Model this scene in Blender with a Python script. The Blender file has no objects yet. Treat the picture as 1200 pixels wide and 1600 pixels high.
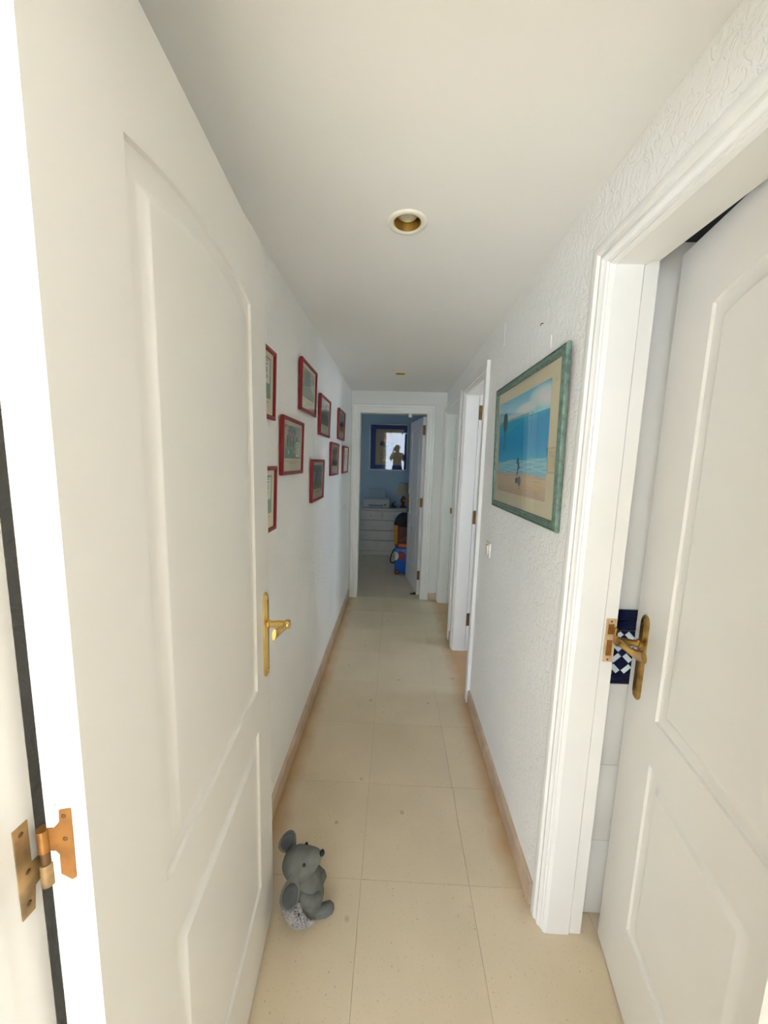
import bpy, bmesh, math, random
import numpy as np
from mathutils import Vector, Matrix

random.seed(7)
rng = np.random.RandomState(7)
sc = bpy.context.scene
COL = sc.collection

# ------------------------------------------------------------------ camera
def make_camera():
    pitch, yaw, roll = 0.134267850, -0.0263090157, -0.0285566648
    f = 575.548712
    cp, sp = math.cos(pitch), math.sin(pitch)
    cy, sy = math.cos(yaw), math.sin(yaw)
    F = Vector((sy*cp, cy*cp, -sp)); r0 = Vector((cy, -sy, 0)); u0 = r0.cross(F)
    cr, sr = math.cos(roll), math.sin(roll)
    R = r0*cr - u0*sr; U = r0*sr + u0*cr
    cam = bpy.data.cameras.new('camera')
    cam.sensor_fit = 'HORIZONTAL'; cam.sensor_width = 36.0
    cam.lens = f/1200*36.0
    cam.clip_start = 0.02
    o = bpy.data.objects.new('camera', cam); COL.objects.link(o)
    o.matrix_world = Matrix(((R.x, U.x, -F.x, 0), (R.y, U.y, -F.y, 0), (R.z, U.z, -F.z, 1.5), (0, 0, 0, 1)))
    sc.camera = o
make_camera()

# ------------------------------------------------------------------ sky, daylight, exposure
W = bpy.data.worlds.new('sky'); sc.world = W; W.use_nodes = True
def build_world():
    nt = W.node_tree; nt.nodes.clear()
    out = nt.nodes.new('ShaderNodeOutputWorld'); bg = nt.nodes.new('ShaderNodeBackground')
    tc = nt.nodes.new('ShaderNodeTexCoord'); nz = nt.nodes.new('ShaderNodeTexNoise')
    nz.inputs['Scale'].default_value = 4.0; nz.inputs['Detail'].default_value = 5.0
    rp = nt.nodes.new('ShaderNodeValToRGB')
    rp.color_ramp.elements[0].position = 0.40; rp.color_ramp.elements[0].color = (0.54, 0.71, 1.0, 1)
    rp.color_ramp.elements[1].position = 0.58; rp.color_ramp.elements[1].color = (0.84, 0.92, 1.0, 1)
    nt.links.new(tc.outputs['Generated'], nz.inputs['Vector'])
    nt.links.new(nz.outputs['Fac'], rp.inputs['Fac'])
    nt.links.new(rp.outputs['Color'], bg.inputs['Color'])
    bg.inputs['Strength'].default_value = 8.0
    nt.links.new(bg.outputs['Background'], out.inputs['Surface'])
build_world()
sc.view_settings.view_transform = 'Standard'
sc.view_settings.look = 'None'
sc.view_settings.gamma = 1.0
sc.view_settings.use_curve_mapping = False
sc.view_settings.exposure = 0.58
cy_ = sc.cycles
cy_.use_denoising = True
cy_.max_bounces = 14; cy_.diffuse_bounces = 10; cy_.glossy_bounces = 5; cy_.transparent_max_bounces = 12
cy_.caustics_reflective = False; cy_.caustics_refractive = False
cy_.sample_clamp_indirect = 12.0

def portal(name, loc, rot, sx, sy):
    l = bpy.data.lights.new(name, 'AREA'); l.shape = 'RECTANGLE'; l.size = sx; l.size_y = sy
    l.cycles.is_portal = True
    o = bpy.data.objects.new(name, l); COL.objects.link(o); o.location = loc; o.rotation_euler = rot
HP = math.pi/2
portal('terrace_daylight', (-0.73, -2.64, 1.04), (HP, 0, 0), 2.34, 2.08)          # terrace doorway behind the camera
portal('office_daylight', (-2.0, 5.2, 1.475), (HP, 0, -HP), 0.4, 0.45)          # window of the far room
portal('green_room_daylight', (2.52, 3.45, 1.35), (HP, 0, HP), 0.5, 0.7)
portal('second_bath_daylight', (2.52, 2.1, 1.6), (HP, 0, HP), 0.8, 0.8)
portal('bath_daylight', (2.52, 0.75, 1.6), (HP, 0, HP), 0.4, 0.6)

sl = bpy.data.lights.new('sun', 'SUN'); sl.energy = 30.0; sl.angle = math.radians(1.0); sl.color = (0.93, 0.97, 1.0)
so = bpy.data.objects.new('sun', sl); COL.objects.link(so)
so.rotation_euler = Vector((0.18, 0.62, -0.76)).to_track_quat('-Z', 'Y').to_euler()     # over the terrace, into the room behind the camera

# ------------------------------------------------------------------ mesh helpers
class MB:
    def __init__(s): s.v = []; s.f = []
    def add(s, vs, fs):
        b = len(s.v); s.v += [tuple(p) for p in vs]; s.f += [tuple(b+i for i in f) for f in fs]; return s
    def box(s, x0, x1, y0, y1, z0, z1):
        return s.add([(x0,y0,z0),(x1,y0,z0),(x1,y1,z0),(x0,y1,z0),(x0,y0,z1),(x1,y0,z1),(x1,y1,z1),(x0,y1,z1)],
                     [(0,3,2,1),(4,5,6,7),(0,1,5,4),(1,2,6,5),(2,3,7,6),(3,0,4,7)])
    def bbox(s, x0, x1, y0, y1, z0, z1, b=0.003):
        """box with chamfered edges"""
        bm = bmesh.new()
        bmesh.ops.create_cube(bm, size=1.0)
        for v in bm.verts:
            v.co = Vector(((x0+x1)/2+v.co.x*(x1-x0), (y0+y1)/2+v.co.y*(y1-y0), (z0+z1)/2+v.co.z*(z1-z0)))
        bmesh.ops.bevel(bm, geom=list(bm.edges), offset=b, segments=2, affect='EDGES', profile=0.5)
        bm.verts.index_update()
        s.add([v.co[:] for v in bm.verts], [[v.index for v in f.verts] for f in bm.faces]); bm.free(); return s
    def loft(s, rings, cap0=True, cap1=True, closed=True):
        n = len(rings[0]); b = len(s.v)
        for r in rings: s.v += [tuple(p) for p in r]
        for i in range(len(rings)-1):
            for k in range(n if closed else n-1):
                k2 = (k+1) % n
                s.f.append((b+i*n+k, b+i*n+k2, b+(i+1)*n+k2, b+(i+1)*n+k))
        if cap0: s.f.append(tuple(b+k for k in reversed(range(n))))
        if cap1: s.f.append(tuple(b+(len(rings)-1)*n+k for k in range(n)))
        return s
    def tube(s, pts, rad, n=10, flat=1.0, up=(0,0,1), caps=True):
        """pts: points; rad: radius or list; flat scales the second axis"""
        P = [Vector(p) for p in pts]; rad = [rad]*len(P) if not hasattr(rad, '__len__') else rad
        rings = []; prev = None
        for i, p in enumerate(P):
            t = (P[min(i+1, len(P)-1)]-P[max(i-1, 0)]).normalized()
            u = Vector(up) if prev is None else prev
            a = t.cross(u)
            if a.length < 1e-4: a = t.cross(Vector((1, 0.2, 0)))
            a.normalize(); c = a.cross(t).normalized(); prev = c
            r = rad[i]; r1, r2 = (r, r*flat) if not isinstance(r, tuple) else r
            rings.append([p+a*r1*math.cos(2*math.pi*k/n)+c*r2*math.sin(2*math.pi*k/n) for k in range(n)])
        return s.loft(rings, caps, caps)
    def lathe(s, prof, c=(0,0,0), n=24, axis='z', cap=False):
        rings = []
        for r, h in prof:
            ring = []
            for k in range(n):
                a = 2*math.pi*k/n; x, y = r*math.cos(a), r*math.sin(a)
                ring.append({'z': (c[0]+x, c[1]+y, c[2]+h), 'x': (c[0]+h, c[1]+x, c[2]+y), 'y': (c[0]+x, c[1]+h, c[2]+y)}[axis])
            rings.append(ring)
        return s.loft(rings, cap, cap)
    def ball(s, c, r, n=16, m=10):
        rx, ry, rz = (r, r, r) if not hasattr(r, '__len__') else r
        rings = []
        for i in range(1, m):
            t = math.pi*i/m
            rings.append([(c[0]+rx*math.sin(t)*math.cos(2*math.pi*k/n), c[1]+ry*math.sin(t)*math.sin(2*math.pi*k/n), c[2]-rz*math.cos(t)) for k in range(n)])
        return s.loft(rings)
    def prism(s, poly, f, d0, d1):
        """poly: 2D outline; f(a,b,d)->xyz; extruded d0..d1"""
        n = len(poly)
        s.add([f(a, b, d0) for a, b in poly]+[f(a, b, d1) for a, b in poly],
              [tuple(range(n)), tuple(range(2*n-1, n-1, -1))]+[(k, (k+1) % n, n+(k+1) % n, n+k) for k in range(n)])
        return s
    def build(s, name, m, parent=None, smooth=False, **props):
        me = bpy.data.meshes.new(name); me.from_pydata(s.v, [], s.f)
        bm = bmesh.new(); bm.from_mesh(me); bmesh.ops.recalc_face_normals(bm, faces=bm.faces); bm.to_mesh(me); bm.free()
        me.materials.append(m)
        if smooth:
            me.polygons.foreach_set('use_smooth', [True]*len(me.polygons))
            if smooth != 'all':
                try: me.set_sharp_from_angle(angle=math.radians(40))
                except Exception: pass
        o = bpy.data.objects.new(name, me); COL.objects.link(o)
        if parent is not None: o.parent = parent
        for k, v in props.items(): o[k] = v
        return o

def empty(name, loc=(0,0,0), rot=(0,0,0), **props):
    o = bpy.data.objects.new(name, None); COL.objects.link(o); o.empty_display_size = 0.05
    o.location = loc; o.rotation_euler = rot
    for k, v in props.items(): o[k] = v
    return o
def thing(name, label, cat, loc=(0,0,0), rot=(0,0,0), group=None):
    o = empty(name, loc, rot, label=label, category=cat)
    if group: o['group'] = group
    return o
ST = dict(kind='structure')

# ------------------------------------------------------------------ materials
def mat(name, col, rough=0.5, metal=0.0, var=0.06, scale=8.0, bump=0.0, bscale=60.0, spec=0.5, coord='Object', sub=0.0, bdist=0.002, distort=0.0):
    m = bpy.data.materials.new(name); m.use_nodes = True
    nt = m.node_tree; bs = nt.nodes['Principled BSDF']
    tc = nt.nodes.new('ShaderNodeTexCoord'); nz = nt.nodes.new('ShaderNodeTexNoise')
    nz.inputs['Scale'].default_value = scale; nz.inputs['Detail'].default_value = 4.0; nz.inputs['Distortion'].default_value = distort
    nt.links.new(tc.outputs[coord], nz.inputs['Vector'])
    rp = nt.nodes.new('ShaderNodeValToRGB')
    rp.color_ramp.elements[0].position = 0.3; rp.color_ramp.elements[1].position = 0.7
    rp.color_ramp.elements[0].color = tuple(c*(1-var) for c in col[:3])+(1,)
    rp.color_ramp.elements[1].color = tuple(min(1, c*(1+var)) for c in col[:3])+(1,)
    nt.links.new(nz.outputs['Fac'], rp.inputs['Fac'])
    nt.links.new(rp.outputs['Color'], bs.inputs['Base Color'])
    bs.inputs['Roughness'].default_value = rough; bs.inputs['Metallic'].default_value = metal
    bs.inputs['Specular IOR Level'].default_value = spec
    if bump:
        n2 = nt.nodes.new('ShaderNodeTexNoise'); n2.inputs['Scale'].default_value = bscale; n2.inputs['Detail'].default_value = 3.0
        bp = nt.nodes.new('ShaderNodeBump'); bp.inputs['Strength'].default_value = bump; bp.inputs['Distance'].default_value = bdist
        nt.links.new(tc.outputs[coord], n2.inputs['Vector']); nt.links.new(n2.outputs['Fac'], bp.inputs['Height'])
        nt.links.new(bp.outputs['Normal'], bs.inputs['Normal'])
    return m

def stucco_mat(name, col):
    """white painted trowelled plaster: short raised strokes swirling about"""
    m = mat(name, col, 0.62, var=0.025, scale=2.5)
    nt = m.node_tree; bs = nt.nodes['Principled BSDF']; L = nt.links
    geo = nt.nodes.new('ShaderNodeNewGeometry')
    mp = nt.nodes.new('ShaderNodeMapping'); mp.inputs['Scale'].default_value = (1, 1, 0.9)
    L.new(geo.outputs['Position'], mp.inputs['Vector'])
    a = nt.nodes.new('ShaderNodeTexNoise'); a.inputs['Scale'].default_value = 22; a.inputs['Detail'].default_value = 2.0; a.inputs['Distortion'].default_value = 2.6
    b = nt.nodes.new('ShaderNodeTexNoise'); b.inputs['Scale'].default_value = 70; b.inputs['Detail'].default_value = 3.0; b.inputs['Distortion'].default_value = 0.8
    L.new(mp.outputs['Vector'], a.inputs['Vector']); L.new(mp.outputs['Vector'], b.inputs['Vector'])
    r = nt.nodes.new('ShaderNodeValToRGB')
    for e, (p, c) in zip(r.color_ramp.elements, ((0.44, 0), (0.56, 1))): e.position = p; e.color = (c, c, c, 1)
    e = r.color_ramp.elements.new(0.50); e.color = (0.75, 0.75, 0.75, 1)
    L.new(a.outputs['Fac'], r.inputs['Fac'])
    mx = nt.nodes.new('ShaderNodeMath'); mx.operation = 'MULTIPLY_ADD'; mx.inputs[1].default_value = 0.55
    L.new(b.outputs['Fac'], mx.inputs[0]); L.new(r.outputs['Color'], mx.inputs[2])
    bp = nt.nodes.new('ShaderNodeBump'); bp.inputs['Strength'].default_value = 0.42; bp.inputs['Distance'].default_value = 0.0024
    L.new(mx.outputs[0], bp.inputs['Height']); L.new(bp.outputs['Normal'], bs.inputs['Normal'])
    return m

def tile_mat():
    """cream conglomerate floor tile: fine brown specks, a few larger chips, faint cloudy wear, tone varying a little from tile to tile"""
    m = mat('cream_floor_tile', (0.66, 0.555, 0.40), 0.30, var=0.06, scale=5.0, coord='Object')
    nt = m.node_tree; bs = nt.nodes['Principled BSDF']; L = nt.links
    rp = [n for n in nt.nodes if n.type == 'VALTORGB'][0]; nz = [n for n in nt.nodes if n.type == 'TEX_NOISE'][0]
    geo = nt.nodes.new('ShaderNodeNewGeometry'); P = geo.outputs['Position']
    L.new(P, nz.inputs['Vector']); nz.inputs['Scale'].default_value = 3.0
    def mixc(fac, c1, col):
        mx = nt.nodes.new('ShaderNodeMixRGB'); L.new(fac, mx.inputs[0]); L.new(c1, mx.inputs[1]); mx.inputs[2].default_value = col; return mx.outputs[0]
    def ramp(src, p0, p1, v0=0.0, v1=1.0):
        r = nt.nodes.new('ShaderNodeMapRange'); r.inputs[1].default_value = p0; r.inputs[2].default_value = p1; r.inputs[3].default_value = v0; r.inputs[4].default_value = v1
        L.new(src, r.inputs[0]); return r.outputs[0]
    def mul(a, b):
        k = nt.nodes.new('ShaderNodeMath'); k.operation = 'MULTIPLY'; L.new(a, k.inputs[0]); L.new(b, k.inputs[1]); return k.outputs[0]
    c = rp.outputs['Color']
    def specks(scale, keep, r0, r1, amount, col):
        vo = nt.nodes.new('ShaderNodeTexVoronoi'); vo.inputs['Scale'].default_value = scale; vo.inputs['Randomness'].default_value = 1.0
        n = nt.nodes.new('ShaderNodeTexNoise'); n.inputs['Scale'].default_value = scale*1.5
        ad = nt.nodes.new('ShaderNodeMixRGB'); ad.blend_type = 'LINEAR_LIGHT'; ad.inputs[0].default_value = 0.05/scale
        L.new(P, n.inputs['Vector']); L.new(P, ad.inputs[1]); L.new(n.outputs['Color'], ad.inputs[2]); L.new(ad.outputs[0], vo.inputs['Vector'])
        sp = nt.nodes.new('ShaderNodeSeparateColor'); L.new(vo.outputs['Color'], sp.inputs[0])
        pick = ramp(sp.outputs[0], keep, keep+0.01)
        spot = ramp(vo.outputs['Distance'], r0, r1, 1.0, 0.0)
        return lambda cc: mixc(mul(mul(pick, spot), ramp(sp.outputs[1], 0, 1, amount*0.5, amount)), cc, col)
    c = specks(120, 0.55, 0.10, 0.30, 0.45, (0.42, 0.32, 0.20, 1))(c)
    c = specks(48, 0.62, 0.06, 0.16, 0.55, (0.30, 0.21, 0.12, 1))(c)
    c = specks(11, 0.66, 0.085, 0.135, 0.8, (0.36, 0.28, 0.17, 1))(c)
    # orange-brown dirt line along the foot of the skirtings
    sx = nt.nodes.new('ShaderNodeSeparateXYZ'); L.new(P, sx.inputs[0])
    n4 = nt.nodes.new('ShaderNodeTexNoise'); n4.inputs['Scale'].default_value = 9; L.new(P, n4.inputs['Vector'])
    jit = ramp(n4.outputs['Fac'], 0, 1, -0.045, 0.045)
    def side(sign, edge):
        k = nt.nodes.new('ShaderNodeMath'); k.operation = 'MULTIPLY_ADD'; k.inputs[1].default_value = sign; k.inputs[2].default_value = edge
        L.new(sx.outputs[0], k.inputs[0])
        a = nt.nodes.new('ShaderNodeMath'); a.operation = 'ADD'; L.new(k.outputs[0], a.inputs[0]); L.new(jit, a.inputs[1])
        return ramp(a.outputs[0], 0.0, 0.085, 0.75, 0.0)
    inhall = mul(ramp(sx.outputs[1], 0.45, 1.15), ramp(sx.outputs[1], 3.9, 4.0, 1, 0))
    lf = mul(side(1.0, 0.464), inhall); rt = mul(side(-1.0, 0.506), mul(ramp(sx.outputs[1], 1.02, 1.30), ramp(sx.outputs[1], 3.9, 4.0, 1, 0)))
    c = mixc(lf, c, (0.50, 0.27, 0.10, 1)); c = mixc(rt, c, (0.50, 0.27, 0.10, 1))
    oi = nt.nodes.new('ShaderNodeObjectInfo')
    hs = nt.nodes.new('ShaderNodeHueSaturation'); L.new(c, hs.inputs['Color']); L.new(ramp(oi.outputs['Random'], 0, 1, 0.96, 1.03), hs.inputs['Value'])
    L.new(hs.outputs[0], bs.inputs['Base Color'])
    return m

def glass_mat(name='picture_glass', tint=(1, 1, 1)):
    m = bpy.data.materials.new(name); m.use_nodes = True; nt = m.node_tree; nt.nodes.clear()
    out = nt.nodes.new('ShaderNodeOutputMaterial'); mx = nt.nodes.new('ShaderNodeMixShader')
    tr = nt.nodes.new('ShaderNodeBsdfTransparent'); gl = nt.nodes.new('ShaderNodeBsdfGlossy'); fr = nt.nodes.new('ShaderNodeFresnel')
    tr.inputs['Color'].default_value = tint+(1,); gl.inputs['Roughness'].default_value = 0.02; geo = nt.nodes.new('ShaderNodeNewGeometry'); io = nt.nodes.new('ShaderNodeMapRange')
    io.inputs[3].default_value = 1.5; io.inputs[4].default_value = 1/1.5     # same reflection from both sides of the thin pane
    nt.links.new(geo.outputs['Backfacing'], io.inputs[0]); nt.links.new(io.outputs[0], fr.inputs['IOR'])
    nt.links.new(fr.outputs[0], mx.inputs[0]); nt.links.new(tr.outputs[0], mx.inputs[1]); nt.links.new(gl.outputs[0], mx.inputs[2]); nt.links.new(mx.outputs[0], out.inputs['Surface'])
    return m

def paint_mat(name, rough=0.6, spec=0.3):
    m = bpy.data.materials.new(name); m.use_nodes = True; nt = m.node_tree; bs = nt.nodes['Principled BSDF']
    a = nt.nodes.new('ShaderNodeVertexColor'); a.layer_name = 'Col'
    nz = nt.nodes.new('ShaderNodeTexNoise'); nz.inputs['Scale'].default_value = 90
    mx = nt.nodes.new('ShaderNodeMixRGB'); mx.blend_type = 'MULTIPLY'; mx.inputs[0].default_value = 0.12
    nt.links.new(a.outputs['Color'], mx.inputs[1]); nt.links.new(nz.outputs['Fac'], mx.inputs[2]); nt.links.new(mx.outputs[0], bs.inputs['Base Color'])
    bs.inputs['Roughness'].default_value = rough; bs.inputs['Specular IOR Level'].default_value = spec
    return m

M = dict(
    wall=stucco_mat('white_stucco', (0.88, 0.88, 0.87)),
    plain=mat('white_emulsion', (0.80, 0.80, 0.775), 0.7, var=0.02, scale=1.5, bump=0.05, bscale=120),
    ceil=mat('white_ceiling_paint', (0.83, 0.83, 0.82), 0.75, var=0.02, scale=1.2, bump=0.04, bscale=90),
    door=mat('white_door_enamel', (0.76, 0.745, 0.72), 0.34, var=0.02, scale=3, bump=0.03, bscale=40),
    trim=mat('white_trim_enamel', (0.83, 0.825, 0.80), 0.32, var=0.02, scale=6, bump=0.03, bscale=60),
    skirt=mat('beige_marble_skirting', (0.56, 0.43, 0.31), 0.4, var=0.16, scale=9, distort=1.0),
    grout=mat('brown_grout', (0.30, 0.23, 0.15), 0.8, var=0.1, scale=30),
    tile=tile_mat(),
    grout2=mat('pale_terrace_stone', (0.60, 0.57, 0.52), 0.8, var=0.12, scale=6),
    brass=mat('polished_brass', (0.86, 0.62, 0.22), 0.22, 1.0, var=0.05, scale=20),
    old=mat('aged_brass', (0.42, 0.26, 0.085), 0.28, 1.0, var=0.40, scale=28),
    hinge=mat('rusty_bronze', (0.34, 0.15, 0.035), 0.42, 0.55, var=0.25, scale=40, bump=0.1),
    hinge2=mat('paint_smeared_bronze', (0.40, 0.26, 0.12), 0.5, 0.35, var=0.5, scale=30, bump=0.1),
    screw=mat('dark_screw', (0.16, 0.08, 0.03), 0.5, 0.6, var=0.2, scale=50),
    chip=mat('chipped_paint', (0.62, 0.62, 0.60), 0.7, var=0.35, scale=160, bump=0.5, bscale=200),
    red=mat('dark_red_frame', (0.25, 0.007, 0.013), 0.34, var=0.12, scale=25),
    green=mat('weathered_green_frame', (0.12, 0.19, 0.145), 0.45, var=0.35, scale=60, bump=0.2, bscale=120),
    brownback=mat('raw_wood_back', (0.36, 0.14, 0.05), 0.7, var=0.2, scale=30),
    matb=mat('cream_mount', (0.80, 0.71, 0.47), 0.8, var=0.03, scale=12),
    bluemat=mat('royal_blue_mount', (0.012, 0.045, 0.22), 0.7, var=0.06, scale=12),
    silver=mat('silver_frame', (0.45, 0.46, 0.47), 0.4, 0.5, var=0.08, scale=30),
    paint=paint_mat('printed_paper'),
    glaze=paint_mat('glazed_tile_pattern', 0.12, 0.5),
    glass=glass_mat(),
    navy=mat('navy_glazed_tile', (0.006, 0.008, 0.035), 0.12, var=0.1, scale=20),
    wtile=mat('pale_glazed_tile', (0.80, 0.775, 0.72), 0.14, var=0.03, scale=6),
    bluewall=mat('pale_blue_emulsion', (0.40, 0.56, 0.67), 0.7, var=0.03, scale=2),
    greenwall=mat('pale_green_emulsion', (0.60, 0.70, 0.50), 0.7, var=0.03, scale=2),
    cream=mat('cream_plastic', (0.80, 0.77, 0.66), 0.35, var=0.02, scale=30),
    gold=mat('gold_reflector', (0.80, 0.52, 0.14), 0.42, 1.0, var=0.15, scale=40),
    bulb=mat('frosted_bulb', (0.55, 0.50, 0.38), 0.25, var=0.08, scale=40),
    furn=mat('white_lacquer_furniture', (0.66, 0.65, 0.60), 0.45, var=0.06, scale=10),
    slot=mat('dark_plastic', (0.02, 0.022, 0.022), 0.4, var=0.2, scale=30),
    pr=mat('grey_white_plastic', (0.50, 0.53, 0.52), 0.45, var=0.04, scale=20),
    smoke=mat('translucent_grey_plastic', (0.34, 0.43, 0.48), 0.3, var=0.04, scale=20),
    shade=mat('beige_lamp_fabric', (0.42, 0.38, 0.27), 0.85, var=0.08, scale=60, bump=0.2, bscale=200),
    wood=mat('reddish_wood', (0.20, 0.055, 0.03), 0.4, var=0.3, scale=22, distort=1.5),
    black=mat('black_fabric', (0.010, 0.012, 0.018), 0.8, var=0.2, scale=40, bump=0.2),
    orange=mat('orange_fabric', (0.45, 0.20, 0.035), 0.8, var=0.25, scale=18, bump=0.2),
    yellow=mat('mustard_fabric', (0.40, 0.28, 0.05), 0.8, var=0.15, scale=30, bump=0.2),
    brown=mat('brown_webbing', (0.13, 0.06, 0.04), 0.8, var=0.3, scale=40),
    orangep=mat('orange_plastic', (0.50, 0.10, 0.02), 0.4, var=0.1, scale=20),
    blue=mat('bright_blue_plastic', (0.008, 0.12, 0.52), 0.4, var=0.12, scale=9),
    redp=mat('deep_red_plastic', (0.22, 0.01, 0.015), 0.4, var=0.1, scale=20),
    whitep=mat('white_plastic', (0.70, 0.70, 0.76), 0.4, var=0.03, scale=20),
    plush=mat('grey_plush', (0.125, 0.130, 0.115), 0.9, var=0.22, scale=26, bump=0.5, bscale=700, bdist=0.001),
    plushd=mat('dark_grey_plush', (0.068, 0.073, 0.076), 0.9, var=0.22, scale=26, bump=0.5, bscale=700, bdist=0.001),
    furm=mat('silver_shaggy_fur', (0.40, 0.385, 0.38), 0.85, var=0.4, scale=160),
    nose=mat('black_bead', (0.008, 0.008, 0.008), 0.25, var=0.1, scale=50),
    shadowceil=mat('shadow_black_ceiling', (0.022, 0.020, 0.018), 0.8, var=0.1, scale=10),  # shadow over the bathroom, put into the ceiling colour
    dhinge=mat('dark_tarnished_brass', (0.20, 0.10, 0.03), 0.45, 0.5, var=0.3, scale=40),
    bathwall=mat('pale_grey_bathroom_paint', (0.80, 0.77, 0.71), 0.5, var=0.02, scale=3),
    strike=mat('light_worn_brass', (0.78, 0.58, 0.36), 0.35, 0.7, var=0.15, scale=60),
    wedge=mat('dark_brown_rubber', (0.07, 0.045, 0.03), 0.7, var=0.2, scale=40),
)

# ------------------------------------------------------------------ flat print: a numpy picture laid on a fine grid of faces
def print_mesh(name, img, origin, du, dv, m, parent, gain=1.35):
    """img (H,W,3) linear rgb, row 0 at the top; origin = lower left, du/dv = full edge vectors"""
    H, Wd = img.shape[:2]
    o = Vector(origin); du = Vector(du); dv = Vector(dv)
    vs = [tuple(o+du*(i/Wd)+dv*(j/H)) for j in range(H+1) for i in range(Wd+1)]
    fs = [(j*(Wd+1)+i, j*(Wd+1)+i+1, (j+1)*(Wd+1)+i+1, (j+1)*(Wd+1)+i) for j in range(H) for i in range(Wd)]
    me = bpy.data.meshes.new(name); me.from_pydata(vs, [], fs); me.materials.append(m)
    at = me.color_attributes.new('Col', 'FLOAT_COLOR', 'CORNER')
    c = np.ones((H, Wd, 4, 4), np.float32); c[..., :3] = np.clip(img[::-1]*gain, 0, 0.95)[:, :, None, :]
    at.data.foreach_set('color', c.ravel())
    ob = bpy.data.objects.new(name, me); COL.objects.link(ob); ob.parent = parent
    return ob
def s2l(c): return np.array([x/12.92 if x <= 0.04045 else ((x+0.055)/1.055)**2.4 for x in c])
def rgb(r, g, b): return s2l((r/255, g/255, b/255))
class Canvas:
    def __init__(s, h, w, col):
        s.a = np.tile(np.asarray(col, float), (h, w, 1)); s.h = h; s.w = w
        s.v, s.u = np.mgrid[0:h, 0:w]; s.u = (s.u+0.5)/w; s.v = (s.v+0.5)/h
    def put(s, mask, col, k=1.0):
        mk = (np.clip(mask.astype(float), 0, 1)*k)[..., None]; s.a = s.a*(1-mk)+np.asarray(col)*mk
    def rect(s, u0, u1, v0, v1, col, k=1.0): s.put((s.u >= u0) & (s.u <= u1) & (s.v >= v0) & (s.v <= v1), col, k)
    def ell(s, u, v, ru, rv, col, k=1.0, soft=0.0):
        d = ((s.u-u)/ru)**2+((s.v-v)/rv)**2
        s.put(np.clip((1-d)/max(soft, 1e-3), 0, 1) if soft else d <= 1, col, k)
    def line(s, u0, v0, u1, v1, wd, col, k=1.0):
        du, dv = u1-u0, v1-v0; t = np.clip(((s.u-u0)*du+(s.v-v0)*dv)/(du*du+dv*dv+1e-9), 0, 1)
        s.put(np.hypot(s.u-u0-t*du, s.v-v0-t*dv) <= wd, col, k)
    def noise(s, amt, cells=8, seed=0):
        r = np.random.RandomState(seed); g = r.rand(cells+2, cells+2)
        x = s.u*cells; y = s.v*cells; i = x.astype(int); j = y.astype(int); fx = x-i; fy = y-j
        n = (g[j, i]*(1-fx)+g[j, i+1]*fx)*(1-fy)+(g[j+1, i]*(1-fx)+g[j+1, i+1]*fx)*fy
        s.a *= (1+amt*(n-0.5)*2)[..., None]; return n

# ================================================================== SETTING
XL, XR, ZC, YE = -0.478, 0.518, 2.23, 3.944       # hall walls, ceiling, end wall
# ---- floor: grout bed plus one object per tile
floor = MB().box(-2.2, 2.6, -2.8, 6.5, -0.06, -0.004).build('floor', M['grout'], None, **ST)
PX, PY, G = 0.39, 0.4035, 0.0004
tile_me = None
for j in range(-9, 13):
    for i in range(-5, 7):
        x0 = -0.075+PX*i; y0 = 1.143+PY*j
        if x0+PX < -2.0 or x0 > 2.4 or (y0 > 4.1 and x0 > 1.1) or (y0 < 0.3 and x0 > 1.2) or (0.35 < y0 < 3.9 and x0+PX < -0.5): continue
        if tile_me is None:
            tb = MB().bbox(G, PX-G, G, PY-G, -0.012, 0.0, 0.0006); o = tb.build('floor_tile', M['tile'], floor); tile_me = o.data
        else:
            o = bpy.data.objects.new('floor_tile', tile_me); COL.objects.link(o); o.parent = floor
        o.location = (x0, y0, random.uniform(-0.0004, 0))

# ---- walls
DH = 2.01
def wall(name, boxes, m):
    b = MB()
    for q in boxes: b.box(*q)
    return b.build(name, m, None, **ST)
wall('wall_left', [(-0.60, XL, 0.20, YE, 0, ZC)], M['wall'])
# hall side skin in stucco, room side behind
D1 = (0.345, 1.018); D2 = (2.252, 2.835); D3 = (3.09, 3.86)
q = 0.032                                          # lining allowance round each opening
def right_wall():
    b = MB()
    for y0, y1 in ((0.331, D1[0]-0.004), (D1[1]+q, D2[0]-q), (D2[1]+q, D3[0]-q), (D3[1]+q, YE)): b.box(XR, 0.64, y0, y1, 0, ZC)
    for d in (D1, D2, D3): b.box(XR, 0.64, d[0]-q, d[1]+q, DH+q, ZC)
    return b.build('wall_right', M['wall'], None, **ST)
rw = right_wall()
for y, z0, z1 in ((1.925, 2.085, 2.191), (1.338, 1.900, 1.946)): MB().box(XR-0.0025, XR+0.001, y-0.0018, y+0.0018, z0, z1).build('plaster_seam', M['trim'], rw)
MB().tube([(XR+0.002, 1.424, 2.012), (XR-0.008, 1.424, 2.012), (XR-0.010, 1.424, 2.004)], 0.0018, 8).build('nail', M['screw'], rw, smooth=True)
wall('wall_end', [(-1.9, -0.40, YE, 4.06, 0, 2.35), (0.34, 1.3, YE, 4.06, 0, 2.35), (-0.40, 0.34, YE, 4.06, 2.03, 2.35)], M['plain'])
wall('wall_entry', [(-2.0, -0.39, 0.17, 0.329, 0, 2.6), (0.43, 2.42, 0.17, 0.329, 0, 2.6), (-0.39, 0.43, 0.17, 0.329, 2.075, 2.6)], M['plain'])

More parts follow.
